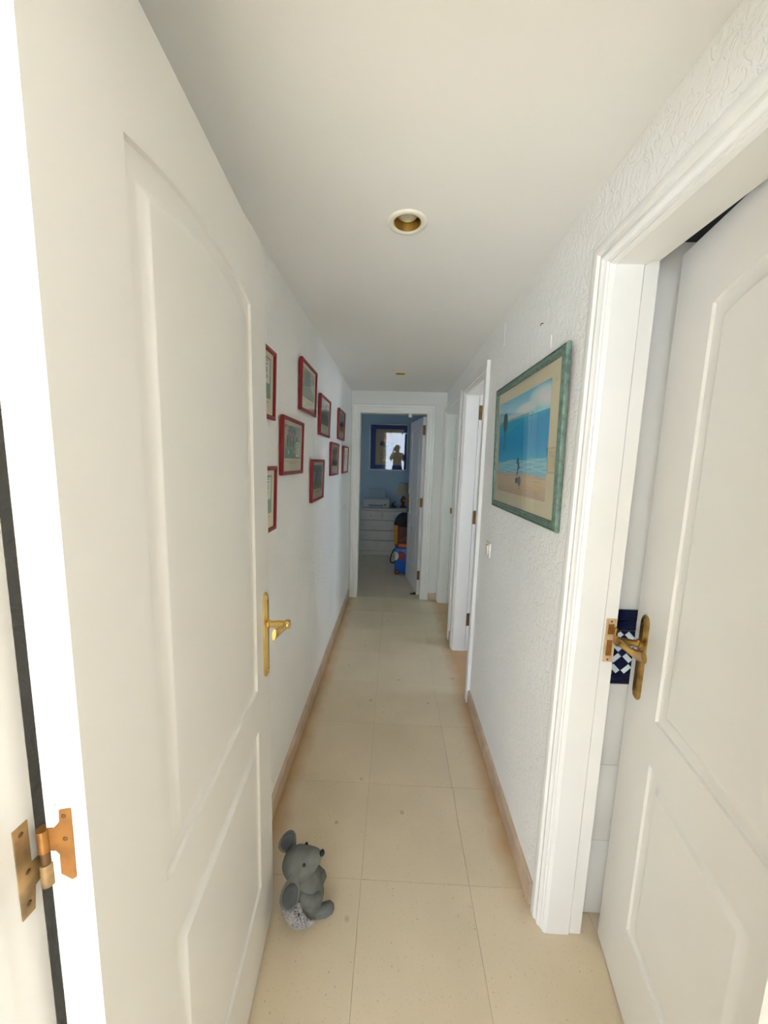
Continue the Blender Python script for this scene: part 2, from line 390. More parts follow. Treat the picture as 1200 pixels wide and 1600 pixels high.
# ---- ceiling of the hall with the two openings for the downlights
DL = [(0.014, 1.238), (0.020, 3.168)]
def hall_ceiling():
    b = MB(); h = 0.0405
    ys = [0.17, DL[0][1]-h, DL[0][1]+h, DL[1][1]-h, DL[1][1]+h, 4.0]
    for k in range(5):
        if k in (1, 3):
            cx = DL[k//2][0]
            b.box(-0.6, cx-h, ys[k], ys[k+1], ZC, ZC+0.02); b.box(cx+h, 0.66, ys[k], ys[k+1], ZC, ZC+0.02)
        else: b.box(-0.6, 0.66, ys[k], ys[k+1], ZC, ZC+0.02)
    b.build('ceiling', M['ceil'], None, **ST)
hall_ceiling()
wall('ceiling_void', [(-0.7, 0.7, 0.17, 4.05, 2.45, 2.5), (-0.7, -0.6, 0.17, 4.05, 2.2, 2.5), (0.66, 0.7, 0.17, 4.05, 2.45, 2.5)], M['plain'])

# ---- room behind the camera with its terrace doorway
wall('wall_rear', [(-2.0, -1.90, -2.62, -2.5, 0, 2.6), (0.44, 2.0, -2.62, -2.5, 0, 2.6), (-1.90, 0.44, -2.62, -2.5, 2.08, 2.6)], M['plain'])
wall('wall_rear_left', [(-2.1, -2.0, -2.62, 0.3, 0, 2.6)], M['plain'])
wall('wall_rear_right', [(2.0, 2.1, -2.62, 0.3, 0, 2.6)], M['plain'])
wall('ceiling_rear', [(-2.1, 2.1, -2.62, 0.3, 2.6, 2.7)], M['plain'])

MB().box(-3.5, 3.5, -6.5, -2.8, -0.10, -0.02).build('floor_terrace', M['grout2'], None, **ST)

# ---- side rooms to the right of the hall
def outer_wall():
    wins = [(0.55, 0.95, 1.3, 1.9), (1.7, 2.5, 1.2, 2.0), (3.2, 3.7, 1.0, 1.7)]
    b = MB(); y = 0.2
    for y0, y1, z0, z1 in wins:
        b.box(2.4, 2.5, y, y0, 0, 2.4); b.box(2.4, 2.5, y0, y1, 0, z0); b.box(2.4, 2.5, y0, y1, z1, 2.4); y = y1
    b.box(2.4, 2.5, y, 4.4, 0, 2.4)
    b.build('wall_outer', M['plain'], None, **ST)
outer_wall()
wall('wall_second_bath', [(0.64, 2.4, 2.93, 2.97, 0, 2.4)], M['plain'])
wall('wall_green_room', [(0.64, 2.4, 2.972, 2.99, 0, 2.4), (1.3, 2.5, 4.3, 4.4, 0, 2.4), (1.3, 2.4, 4.28, 4.3, 0, 2.4), (0.66, 1.3, 3.92, 3.943, 0, 2.4)], M['greenwall'])
wall('ceiling_side', [(0.66, 2.5, 1.12, 4.4, 2.4, 2.46)], M['plain'])
wall('ceiling_bathroom', [(0.66, 2.4, 0.33, 1.086, 2.10, 2.16)], M['shadowceil'])  # near-black so the gap above the ajar door reads as deep shade

# ---- bathroom wall behind the ajar door: every tile an object
bw = MB().box(0.64, 2.4, 1.088, 1.16, 0, 2.4).build('wall_bathroom', M['bathwall'], None, **ST)
def bath_tiles():
    cache = {}
    def tile(x, w, z0, z1, m, key):
        if key not in cache:
            o = MB().bbox(0.0008, w-0.0008, 0, 0.008, 0.0008, z1-z0-0.0008, 0.0012).build('tile', m, bw, smooth=True); cache[key] = o.data
        else:
            o = bpy.data.objects.new('tile', cache[key]); COL.objects.link(o); o.parent = bw
        o.location = (x, 1.080, z0)
    for c in range(6):
        x = 0.641+0.2*c
        for z0, z1 in ((0.003, 0.286), (0.286, 0.562), (0.562, 0.841)):
            tile(x, 0.2, z0, z1, M['wtile'], ('w', round(z1-z0, 3)))
    for c in range(8):
        x = 0.641+0.142*c
        for z0, z1 in ((0.841, 0.873), (1.015, 1.047), (1.047, 1.081)): tile(x, 0.142, z0, z1, M['navy'], ('n', round(z1-z0, 3)))
    n = 72; cv = Canvas(n, n, rgb(16, 20, 48))
    p = 0.0355*2; X = (cv.u-0.5)*0.142; Z = (0.5-cv.v)*0.142
    for sgn in (1, -1):
        dd = (X+sgn*Z) % p; dd = np.minimum(dd, p-dd)/math.sqrt(2)
        al = (X-sgn*Z) % p; al = np.minimum(al, p-al)/math.sqrt(2)
        cv.put((dd < 0.0076) & (al > 0.0098), rgb(205, 214, 222))
        cv.put((dd < 0.0100) & (abs(al-0.0098) < 0.0010), rgb(16, 20, 48))
    o0 = None
    for c in range(4):
        x = 0.641+0.142*c
        if o0 is None: o0 = print_mesh('tile', cv.a, (0.0008, 0, 0.0008), (0.1404, 0, 0), (0, 0, 0.1404), M['glaze'], bw); o = o0
        else: o = bpy.data.objects.new('tile', o0.data); COL.objects.link(o); o.parent = bw
        o.location = (x, 1.0805, 0.873)
bath_tiles()

# ---- far room
wall('wall_far', [(-1.9, 1.3, 6.28, 6.38, 0, 2.35)], M['bluewall'])
wall('wall_far_left', [(-1.98, -1.9, 4.0, 5.0, 0, 2.35), (-1.98, -1.9, 5.4, 6.38, 0, 2.35), (-1.98, -1.9, 5.0, 5.4, 0, 1.25), (-1.98, -1.9, 5.0, 5.4, 1.70, 2.35)], M['bluewall'])
wall('wall_far_right', [(1.3, 1.38, 4.0, 6.38, 0, 2.35)], M['bluewall'])
wall('ceiling_far', [(-1.98, 1.38, 4.0, 6.4, 2.35, 2.43)], M['ceil'])

# ---- window frames of the side rooms (daylight sources)
def window(name, pos, w, h, axis):
    b = MB(); t = 0.035
    for a0, a1, z0, z1 in ((0, w, 0, t), (0, w, h-t, h), (0, t, t, h-t), (w-t, w, t, h-t)):
        if axis == 'y': b.box(pos[0], pos[0]+0.04, pos[1]+a0, pos[1]+a1, pos[2]+z0, pos[2]+z1)
        else: b.box(pos[0]+a0, pos[0]+a1, pos[1], pos[1]+0.04, pos[2]+z0, pos[2]+z1)
    o = b.build(name, M['trim'], None, **ST)
    g = MB()
    if axis == 'y': g.box(pos[0]+0.017, pos[0]+0.021, pos[1]+t, pos[1]+w-t, pos[2]+t, pos[2]+h-t)
    g.build('pane', M['glass'], o)
window('window_1', (-1.95, 5.0, 1.25), 0.4, 0.45, 'y')
window('window_2', (2.43, 3.2, 1.0), 0.5, 0.7, 'y')
window('window_3', (2.43, 1.7, 1.2), 0.8, 0.8, 'y')
window('window_4', (2.43, 0.55, 1.3), 0.4, 0.6, 'y')

# ---- casings and linings
def casing(b, prof, a0, a1, zt, f, legs=(True, True)):
    """prof: (distance out from the opening edge, proud of the wall); f(a, z, p) -> xyz"""
    n = len(prof)
    def leg(pts): b.loft(pts, False, False, closed=False)
    st = [[f(a0-w, 0, p) for w, p in prof], [f(a0-w, zt+w, p) for w, p in prof], [f(a1+w, zt+w, p) for w, p in prof], [f(a1+w, 0, p) for w, p in prof]]
    if not legs[0]: st[0] = st[1]; st = st[1:]
    leg(st)
onR = lambda a, z, p: (XR-p, a, z)
onE = lambda a, z, p: (a, YE-p, z)
P1 = [(0.062, -0.001), (0.0615, 0.009), (0.059, 0.010), (0.045, 0.009), (0.041, 0.008), (0.036, 0.001), (0.031, 0.003), (0.024, 0.003), (0.018, -0.004), (0.013, -0.005),
      (0.0105, -0.010), (0.006, -0.009), (0.002, -0.013), (0.0, -0.022)]
P2 = [(0.075, -0.001), (0.075, 0.018), (0.071, 0.021), (0.045, 0.018), (0.030, 0.020), (0.024, 0.012), (0.010, 0.012), (0.006, 0.005), (0.0, 0.004), (0.0, -0.02)]
P3 = [(0.088, -0.001), (0.088, 0.013), (0.084, 0.018), (0.074, 0.018), (0.068, 0.013), (0.060, 0.013), (0.056, 0.017), (0.036, 0.015), (0.030, 0.008), (0.012, 0.008), (0.008, 0.004), (0.0, 0.003), (0.0, -0.02)]
b = MB(); casing(b, P1, D1[0], D1[1], DH, onR, (False, True)); t1 = b.build('trim_1', M['trim'], None, smooth=True, **ST)
def lining(parent, d, zt, near=True):
    b = MB()
    b.box(0.538, 0.6095, d[1], d[1]+q, 0, zt); b.box(0.613, 0.649, d[1]+0.004, d[1]+q, 0, zt+0.012)
    b.box(0.538, 0.613, d[0]-q if near else d[0]-0.003, d[1]+q, zt, zt+q); b.box(0.613, 0.649, d[0]-q if near else d[0]-0.003, d[1]+q, zt+0.012, zt+q)
    if near: b.box(0.538, 0.613, d[0]-q, d[0], 0, zt); b.box(0.613, 0.657, d[0]-q, d[0]-0.012, 0, zt+0.012)
    b.build('jamb', M['trim'], parent)
lining(t1, D1, DH, False)
b = MB(); casing(b, P2, D2[0], D2[1], DH, onR); t2 = b.build('trim_2', M['trim'], None, smooth=True, **ST); lining(t2, D2, DH)
b = MB(); casing(b, P2, D3[0], D3[1], DH-0.01, onR); t3 = b.build('trim_3', M['trim'], None, smooth=True, **ST); lining(t3, D3, DH-0.01)
b = MB(); casing(b, P3, -0.377, 0.317, 2.007, onE); t4 = b.build('trim_4', M['trim'], None, smooth=True, **ST)
b = MB(); b.box(-0.40, -0.377, YE+0.004, 4.06, 0, 2.007); b.box(0.317, 0.34, YE+0.004, 4.02, 0, 2.007); b.box(0.329, 0.34, 4.02, 4.06, 0, 2.007); b.box(-0.40, 0.34, YE+0.004, 4.06, 2.007, 2.03)
b.build('jamb', M['trim'], t4)
MB().bbox(0.125, 0.160, YE+0.004, YE+0.05, 1.972, 2.007, 0.004).build('catch_block', M['cream'], t4)
# entry doorway lining
b = MB(); b.box(-0.43, -0.369, 0.165, 0.331, 0, 2.05); b.box(0.409, 0.45, 0.165, 0.331, 0, 2.05); b.box(-0.43, 0.45, 0.165, 0.331, 2.05, 2.09)
b.box(-0.3695, -0.3665, 0.165, 0.290, 0, 2.05); b.box(0.4065, 0.4095, 0.165, 0.290, 0, 2.05)
t5 = b.build('trim_5', M['door'], None, **ST)

# ---- skirting boards
def skirt(name, L_, f, h=0.086, d=0.013):
    prof = [(0, 0), (d, 0), (d, h-0.012), (d-0.004, h-0.003), (d-0.009, h), (0, h)]
    b = MB(); b.loft([[f(L_[0], p, z) for p, z in prof], [f(L_[1], p, z) for p, z in prof]])
    return b.build(name, M['skirt'], None, **ST)
skirt('baseboard_left', (0.34, YE), lambda a, p, z: (XL+p, a, z), 0.088)
skirt('baseboard_right', (D1[1]+0.078, D2[0]-0.076), lambda a, p, z: (XR-p, a, z))
skirt('baseboard_right_far', (D2[1]+0.076, D3[0]-0.076), lambda a, p, z: (XR-p, a, z))
skirt('baseboard_end', (0.317+0.089, XR), lambda a, p, z: (a, YE-p, z), 0.075, 0.012)

# ================================================================== DOORS
def panel_ring(s0, s1, z0, z1, rise, d, n=14):
    pts = [(s0+d, z0+d), (s1-d, z0+d)]
    zt = z1-d
    if rise:
        w = s1-s0-2*d
        for k in range(n+1):
            u = k/n; pts.append((s1-d-w*u, zt+rise*4*u*(1-u)))
    else:
        for k in range(n+1): pts.append((s1-d-(s1-s0-2*d)*k/n, zt))
    return pts
PROF = [(0, 0), (0.0022, 0.0065), (0.006, 0.0080), (0.010, 0.0085), (0.029, 0.0078), (0.034, 0.0062), (0.042, 0.0), (0.044, -0.0010), (0.047, -0.0010)]
def door_leaf(name, loc, ang, w, h, t, sg, s0, s1, label=None):
    """leaf in local x (from the hinge), its moulded faces at local y=0 and y=t*sg"""
    root = empty(name, loc, (0, 0, ang), **ST)
    zA = (0.24, 0.748); zB = (0.868, 1.864); rise = 0.030; z0 = 0.006
    b = MB()
    arc = [p for p in panel_ring(s0, s1, zB[0], zB[1], rise, 0)[2:]]
    for y in (0.0, t*sg):
        P = lambda a, z: (a, y, z)
        b.add([P(0, z0), P(s0, z0), P(s0, h), P(0, h)], [(0, 1, 2, 3)])
        b.add([P(s1, z0), P(w, z0), P(w, h), P(s1, h)], [(0, 1, 2, 3)])
        b.add([P(s0, z0), P(s1, z0), P(s1, zA[0]), P(s0, zA[0])], [(0, 1, 2, 3)])
        b.add([P(s0, zA[1]), P(s1, zA[1]), P(s1, zB[0]), P(s0, zB[0])], [(0, 1, 2, 3)])
        for k in range(len(arc)-1):
            b.add([P(*arc[k]), P(*arc[k+1]), P(arc[k+1][0], h), P(arc[k][0], h)], [(0, 1, 2, 3)])
    Y = t*sg
    for a, c in (((0, z0), (0, h)), ((w, z0), (w, h)), ((0, h), (w, h)), ((0, z0), (w, z0))):
        b.add([(a[0], 0, a[1]), (c[0], 0, c[1]), (c[0], Y, c[1]), (a[0], Y, a[1])], [(0, 1, 2, 3)])
    b.build('leaf', M['door'], root)
    for nm, zz, rs in (('lower_panel', zA, 0), ('upper_panel', zB, rise)):
        for y, dr in ((0.0, sg), (t*sg, -sg)):
            b = MB(); b.loft([[(a, y+dr*dep, z) for a, z in panel_ring(s0, s1, zz[0], zz[1], rs, ins)] for ins, dep in PROF], False, True)
            b.build(nm, M['door'], root, smooth=True)
    return root

def lever_set(root, s, zc, yface, out, toward, m, rise=0.012, h=0.25, zp=None, ln=0.105):
    """brass plate with a drooping wing lever; out = +-1 along local y, toward = +-1 along local x; plate centre zp"""
    zp = zp if zp is not None else zc
    hd = empty('door_handle', (0, 0, 0)); hd.parent = root
    hw, c = 0.019, 0.013
    def outline(e): return [(-hw+e, -h/2+c+e*0.4), (-hw+c*0.55+e*0.6, -h/2+e), (-hw*0.25, -h/2-0.004+e), (hw*0.25, -h/2-0.004+e), (hw-c*0.55-e*0.6, -h/2+e), (hw-e, -h/2+c+e*0.4),
                            (hw-e, h/2-c-e*0.4), (hw-c*0.55-e*0.6, h/2-e), (hw*0.25, h/2+0.004-e), (-hw*0.25, h/2+0.004-e), (-hw+c*0.55+e*0.6, h/2-e), (-hw+e, h/2-c-e*0.4)]
    b = MB(); b.loft([[(s+a, yface+out*d, zp+z) for a, z in outline(e)] for e, d in ((0, 0), (0, 0.004), (0.003, 0.006), (0.006, 0.006), (0.010, 0.0095), (0.013, 0.0095))], False, True)
    pl = b.build('backplate', m, hd, smooth=True)
    for zz in (-h/2+0.02, h/2-0.02): MB().ball((s, yface+out*0.0095, zp+zz), (0.003, 0.0015, 0.003), 8, 6).build('screw', M['old'], hd, smooth='all')
    b = MB(); b.lathe([(0.0125, 0.008*out), (0.0125, 0.014*out), (0.0095, 0.016*out), (0.0088, 0.028*out), (0.0100, 0.032*out), (0.0100, 0.036*out), (0.0105, 0.038*out), (0.0108, 0.056*out), (0.0135, 0.060*out), (0.0135, 0.068*out), (0.0095, 0.072*out)],
                      (s, yface, zc), 16, 'y', True); b.build('spindle', m, hd, smooth=True)
    pts, rad = [], []
    for k in range(13):
        u = k/12; pts.append((s+toward*ln*u, yface+out*(0.064-0.020*math.sin(u*2.2)), zc+rise*u-0.010*math.sin(u*math.pi)))
        rad.append((0.0055+0.0035*math.sin(u*math.pi)**2, 0.0125-0.0045*math.sin(min(1, u*1.8)*math.pi/2)+0.012*max(0, u-0.30)*(1.25 if u < 0.95 else 0.8)))
    MB().tube(pts, rad, 12, up=(0, 0, 1)).build('lever', m, hd, smooth=True)
    return hd

# nearest door, opened flat towards the hall's far-side wall
LH = (-0.3107, 0.3305); La = math.atan2(0.719, -0.054)
d1 = door_leaf('door_1', LH+(0,), La, 0.721, 2.038, 0.042, 1, 0.133, 0.594)
lever_set(d1, 0.672, 1.028, 0.0, -1, -1, M['brass'], 0.010, 0.246, 0.995, 0.088)

# its hinge: leaf on the door edge, leaf on the jamb and the two knuckles between
def main_hinge():
    hg = empty('hinge', (0, 0, 0)); hg.parent = None
    edge = lambda x: 0.3305+(x+0.3107)*0.0751       # plane of the door's hinge edge
    dl = [(-0.3371, 1.1325), (-0.3259, 1.1342), (-0.3259, 1.1036), (-0.3265, 1.0515), (-0.3302, 1.0492), (-0.3410, 1.0565), (-0.3406, 1.0803), (-0.3440, 1.0846), (-0.3570, 1.0850), (-0.3570, 1.1105), (-0.3447, 1.1111), (-0.3379, 1.1192)]
    inv = d1.matrix_world.inverted()
    dl_o = MB().prism(dl, lambda a, z, d: (a, edge(a)-d, z), -0.001, 0.0014).build('hinge_leaf', M['hinge'])
    jl = [(0.3085, 1.1248), (0.3233, 1.1241), (0.3230, 1.0735), (0.3300, 1.0725), (0.3400, 1.0680), (0.3400, 1.0400), (0.3315, 1.0457), (0.3245, 1.0440), (0.3216, 1.0188), (0.3089, 1.0201)]
    jl_o = MB().prism(jl, lambda y, z, d: (-0.3665+d if y < 0.29 else -0.369+d, y, z), -0.001, 0.0014).build('hinge_leaf', M['hinge2'])
    k1 = MB().tube([(-0.3555, 0.3270, 1.0850), (-0.3555, 0.3270, 1.1105)], 0.0062, 14).build('knuckle', M['hinge'], None, smooth=True)
    k2 = MB().tube([(-0.3555, 0.3270, 1.0440), (-0.3555, 0.3270, 1.0700), ], 0.0062, 14).build('knuckle', M['hinge2'], None, smooth=True)
    k3 = MB().tube([(-0.3555, 0.3270, 1.0700), (-0.3555, 0.3270, 1.0850)], 0.0048, 12).build('knuckle', M['screw'], None, smooth=True)
    rc = MB()
    for x0, x1, z0, z1 in ((-0.3405, -0.3262, 1.0375, 1.0495), (-0.3425, -0.3385, 1.1200, 1.1385), (-0.3415, -0.3275, 1.1345, 1.1390)): rc.prism([(x0, z0), (x1, z0), (x1, z1), (x0, z1)], lambda a, z, d: (a, edge(a)-d, z), -0.001, 0.0005)
    rc_o = rc.build('chipped_paint', M['chip'])
    ss = []
    for x, z in ((-0.3330, 1.1260), (-0.3335, 1.0990)): ss.append(MB().ball((x, edge(x)-0.0014, z), (0.0026, 0.0010, 0.0026), 10, 6).build('screw', M['screw'], None, smooth='all'))
    sj = []
    for y, z in ((0.3155, 1.1150), (0.3185, 1.0680), (0.3160, 1.0330)): sj.append(MB().ball((-0.3676, y, z), (0.0010, 0.0028, 0.0028), 10, 6).build('screw', M['screw'], None, smooth='all'))
    bpy.context.view_layer.update()
    Mi = d1.matrix_world.inverted()
    hg.parent = d1; hg.matrix_parent_inverse = Mi
    for o in [dl_o, jl_o, k1, k2, k3, rc_o]+ss+sj: o.parent = hg
main_hinge()

# bathroom door, ajar
RH = (0.589, 0.364); Ra = math.atan2(0.66, 0.116)
d2 = door_leaf('door_2', RH+(0,), Ra, 0.67, 2.036, 0.038, -1, 0.151, 0.519)
lever_set(d2, 0.67-0.051, 1.026, 0.0, 1, -1, M['old'], 0.014, 0.236, 0.986, 0.112)
# strike plate on its jamb
sp = MB().bbox(0.6180, 0.6460, 1.0190, 1.0222, 0.945, 1.076, 0.001).build('strike_plate', M['strike'], t1)
for z0, z1 in ((1.030, 1.060), (0.965, 1.012)): MB().box(0.6245, 0.6400, 1.0182, 1.0191, z0, z1).build('keep', M['hinge'], sp)
MB().tube([(0.6455, 1.0165, 1.012), (0.6455, 1.0165, 1.050)], 0.005, 10).build('lip', M['old'], sp, smooth=True)
for z in (0.953, 1.068): MB().ball((0.632, 1.0188, z), (0.003, 0.001, 0.003), 8, 6).build('screw', M['screw'], sp, smooth='all')

def hinge_small(root, x, y, z0, ny, m=M['dhinge']):
    """brass butt hinge seen on the leaf's edge: flat leaf and barrel; in world axes, facing -y"""
    h = MB().box(x-0.009, x+0.009, y-0.0015, y+0.001, z0, z0+0.105).build('hinge', m, root)
    h.matrix_parent_inverse = root.matrix_world.inverted()
    k = MB().tube([(x-0.014, y-0.004, z0+0.002), (x-0.014, y-0.004, z0+0.103)], 0.0055, 10).build('knuckle', m, h, smooth=True)
    for zz in (0.02, 0.055, 0.085): MB().ball((x+0.001, y-0.0016, z0+zz), (0.003, 0.001, 0.003), 8, 6).build('screw', M['screw'], h, smooth='all')

# door opened into the second bathroom (only its hinge side shows)
d3 = door_leaf('door_3', (0.669, 2.826, 0), 0.0, 0.58, 2.0, 0.038, 1, 0.12, 0.46)
# door of the far room
d4 = door_leaf('door_4', (0.288, 4.066, 0), math.atan2(0.989, -0.15), 0.70, 1.995, 0.038, -1, 0.125, 0.575)
lever_set(d4, 0.645, 1.02, 0.0, 1, -1, M['old'], 0.012, 0.236, 0.99)
bpy.context.view_layer.update()
for z0 in (0.185, 1.015, 1.803):
    hinge_small(d4, 0.307, 4.064, z0, -1)
    hinge_small(t2, 0.632, D2[1]+0.003, z0+0.03, -1)
MB().bbox(0.592, 0.612, D3[1]-0.0025, D3[1], 0.985, 1.045, 0.001).build('strike_plate', M['hinge'], t3)
for z in (0.65, 1.55, 1.86, 0.16): MB().ball((0.610, D3[1]-0.0005, z), (0.006, 0.0015, 0.006), 10, 6).build('screw_cap', M['pr'], t3, smooth='all')

# ================================================================== THINGS ON THE WALLS
# ---- red framed prints
def golf_print(seed, kind):
    r = np.random.RandomState(seed); c = Canvas(46, 62, rgb(168, 172, 150))
    sky = [rgb(178, 176, 158), rgb(150, 160, 160), rgb(170, 165, 150)][seed % 3]
    c.a[:] = sky
    for k in range(7): c.ell(r.rand(), 0.10+0.25*r.rand(), 0.10+0.10*r.rand(), 0.10+0.12*r.rand(), [rgb(95, 110, 92), rgb(120, 128, 120), rgb(80, 92, 88)][k % 3], 0.8, 0.6)
    if kind == 'hill':
        c.put(c.v > 0.42+0.5*abs(c.u-0.38)-0.28*(abs(c.u-0.38) < 0.3), rgb(88, 130, 104)); c.ell(0.35, 0.45, 0.16, 0.34, rgb(80, 118, 106), 0.9, 0.5)
        c.put(c.v > 0.86, rgb(104, 142, 92)); c.ell(0.52, 0.74, 0.09, 0.13, rgb(190, 138, 92), 0.9, 0.5); c.ell(0.44, 0.82, 0.05, 0.09, rgb(168, 80, 60), 0.8)
    elif kind == 'dark':
        c.put(c.v > 0.55, rgb(106, 100, 76)); c.noise(0.25, 9, seed)
        for k in range(4):
            u = 0.18+0.2*k+0.05*r.rand(); c.ell(u, 0.60, 0.055, 0.26, [rgb(62, 50, 44), rgb(88, 66, 56), rgb(52, 58, 56), rgb(112, 74, 62)][k]); c.ell(u, 0.33, 0.035, 0.06, rgb(150, 118, 96))
    elif kind == 'trees':
        c.put(c.v > 0.66, rgb(110, 132, 82)); c.noise(0.3, 11, seed)
        for k in range(6): c.line(r.rand(), 0.05, r.rand(), 0.9, 0.022, rgb(58, 74, 56))
        c.ell(0.30, 0.58, 0.07, 0.28, rgb(92, 76, 60)); c.ell(0.62, 0.62, 0.06, 0.25, rgb(142, 112, 84)); c.ell(0.30, 0.28, 0.04, 0.06, rgb(172, 140, 118)); c.ell(0.62, 0.34, 0.035, 0.06, rgb(172, 140, 118))
    else:
        c.put(c.v > 0.44, rgb(86, 132, 94)); c.put((c.v > 0.5+0.1*np.sin(c.u*7+seed)) & (c.v < 0.66+0.08*np.sin(c.u*5)), rgb(112, 156, 108))
        for k in range(4):
            u = 0.12+0.20*k+0.04*r.rand(); c.ell(u, 0.47, 0.05, 0.20, [rgb(56, 60, 64), rgb(120, 66, 54), rgb(70, 66, 76), rgb(50, 54, 50)][k]); c.ell(u, 0.25, 0.032, 0.05, rgb(196, 166, 142))
        c.ell(0.25, 0.80, 0.045, 0.07, rgb(232, 228, 214)); c.line(0.22, 0.62, 0.30, 0.86, 0.012, rgb(60, 56, 50))
        c.ell(0.60, 0.78, 0.10, 0.07, rgb(206, 146, 110), 0.9, 0.4)
    c.noise(0.10, 22, seed+5)
    if kind in ('box', 'boxup'):
        v0, v1, u0, u1 = (0.06, 0.52, 0.66, 0.95) if kind == 'boxup' else (0.46, 0.95, 0.70, 0.96)
        if kind == 'boxup': v1 = 0.62
        c.rect(u0, u1, v0, v1, rgb(226, 222, 204))
        k = v0+0.035
        while k < v1-0.10:
            c.rect(u0+0.02+0.02*r.rand(), u1-0.02-0.10*r.rand(), k, k+0.022, rgb(92, 88, 80)); k += 0.055
    for e in ((0, 0.012, 0, 1), (0.988, 1, 0, 1), (0, 1, 0, 0.018), (0, 1, 0.982, 1)): c.rect(*e, rgb(70, 74, 66))
    return c.a

def ring_frame(b, w, h, prof, f):
    """mitred frame: prof (inset, height) rings round the outline w x h; f(a, z, d)"""
    st = []
    for ins, d in prof: st.append([f(ins, ins, d), f(w-ins, ins, d), f(w-ins, h-ins, d), f(ins, h-ins, d)])
    b.loft(st, False, False)

GW, GH = 0.338, 0.246
def red_picture(y1, z0, kind, seed, label, tilt=1.7, w=GW, h=GH):
    t = thing('framed_print', label, 'framed picture', (XL+0.001, y1-w, z0), (0, math.radians(tilt), 0), 'red framed prints on the long white wall')
    f = lambda a, z, d: (d, a, z)
    b = MB(); ring_frame(b, w, h, [(0.002, 0), (0, 0.004), (0, 0.015), (0.002, 0.017), (0.012, 0.017), (0.015, 0.014), (0.015, 0.008)], f); b.build('frame', M['red'], t)
    MB().box(0.001, 0.004, 0.004, w-0.004, 0.004, h-0.004).build('backing', M['brownback'], t)
    m_ = 0.0148; MB().box(0.006, 0.0085, m_, w-m_, m_, h-m_).build('mount', M['matb'], t)
    p0, p1 = 0.043, w-0.043; q0, q1 = 0.072, h-0.034
    print_mesh('print', golf_print(seed, kind), (0.0088, p0, q0), (0, p1-p0, 0), (0, 0, q1-q0), M['paint'], t)
    cap = MB()
    for k, (l0, l1) in enumerate(((0.18, 0.82), (0.36, 0.66))):
        zz = 0.057-0.009*k; a = w*l0; i = 0
        while a < w*l1:
            e = min(a+0.006+0.006*((i*37) % 5)/5, w*l1); cap.box(0.0086, 0.0088, a, e, zz, zz+0.0022); a = e+0.003; i += 1
    cap.build('caption', M['brown'], t)
    MB().box(0.0112, 0.0122, m_, w-m_, m_, h-m_).build('glass', M['glass'], t)
    return t
red_picture(1.426, 1.645, 'boxup', 1, 'red framed comic print with text box, upper one beside the open door edge')
red_picture(2.153, 1.742, 'hill', 2, 'red framed print of a green hill, highest on the wall')
red_picture(2.608, 1.656, 'dark', 3, 'red framed print of dark standing figures, right of the green hill print')
red_picture(3.350, 1.676, 'dark', 8, 'small dark red framed print at the far end of the upper row')
red_picture(1.847, 1.434, 'box', 5, 'red framed print of golfers on a green, middle of the wall with caption lines')
red_picture(3.010, 1.390, 'trees', 6, 'red framed print of murky trees, second from the far end of the lower row')
red_picture(3.630, 1.390, 'box', 7, 'red framed print nearest the far doorway, last of the lower row')
red_picture(2.388, 1.260, 'trees', 4, 'red framed print of figures under trees, lowest one out on the open wall')
red_picture(1.421, 1.228, 'boxup', 10, 'red framed comic print with orange shapes, lower one beside the open door edge')

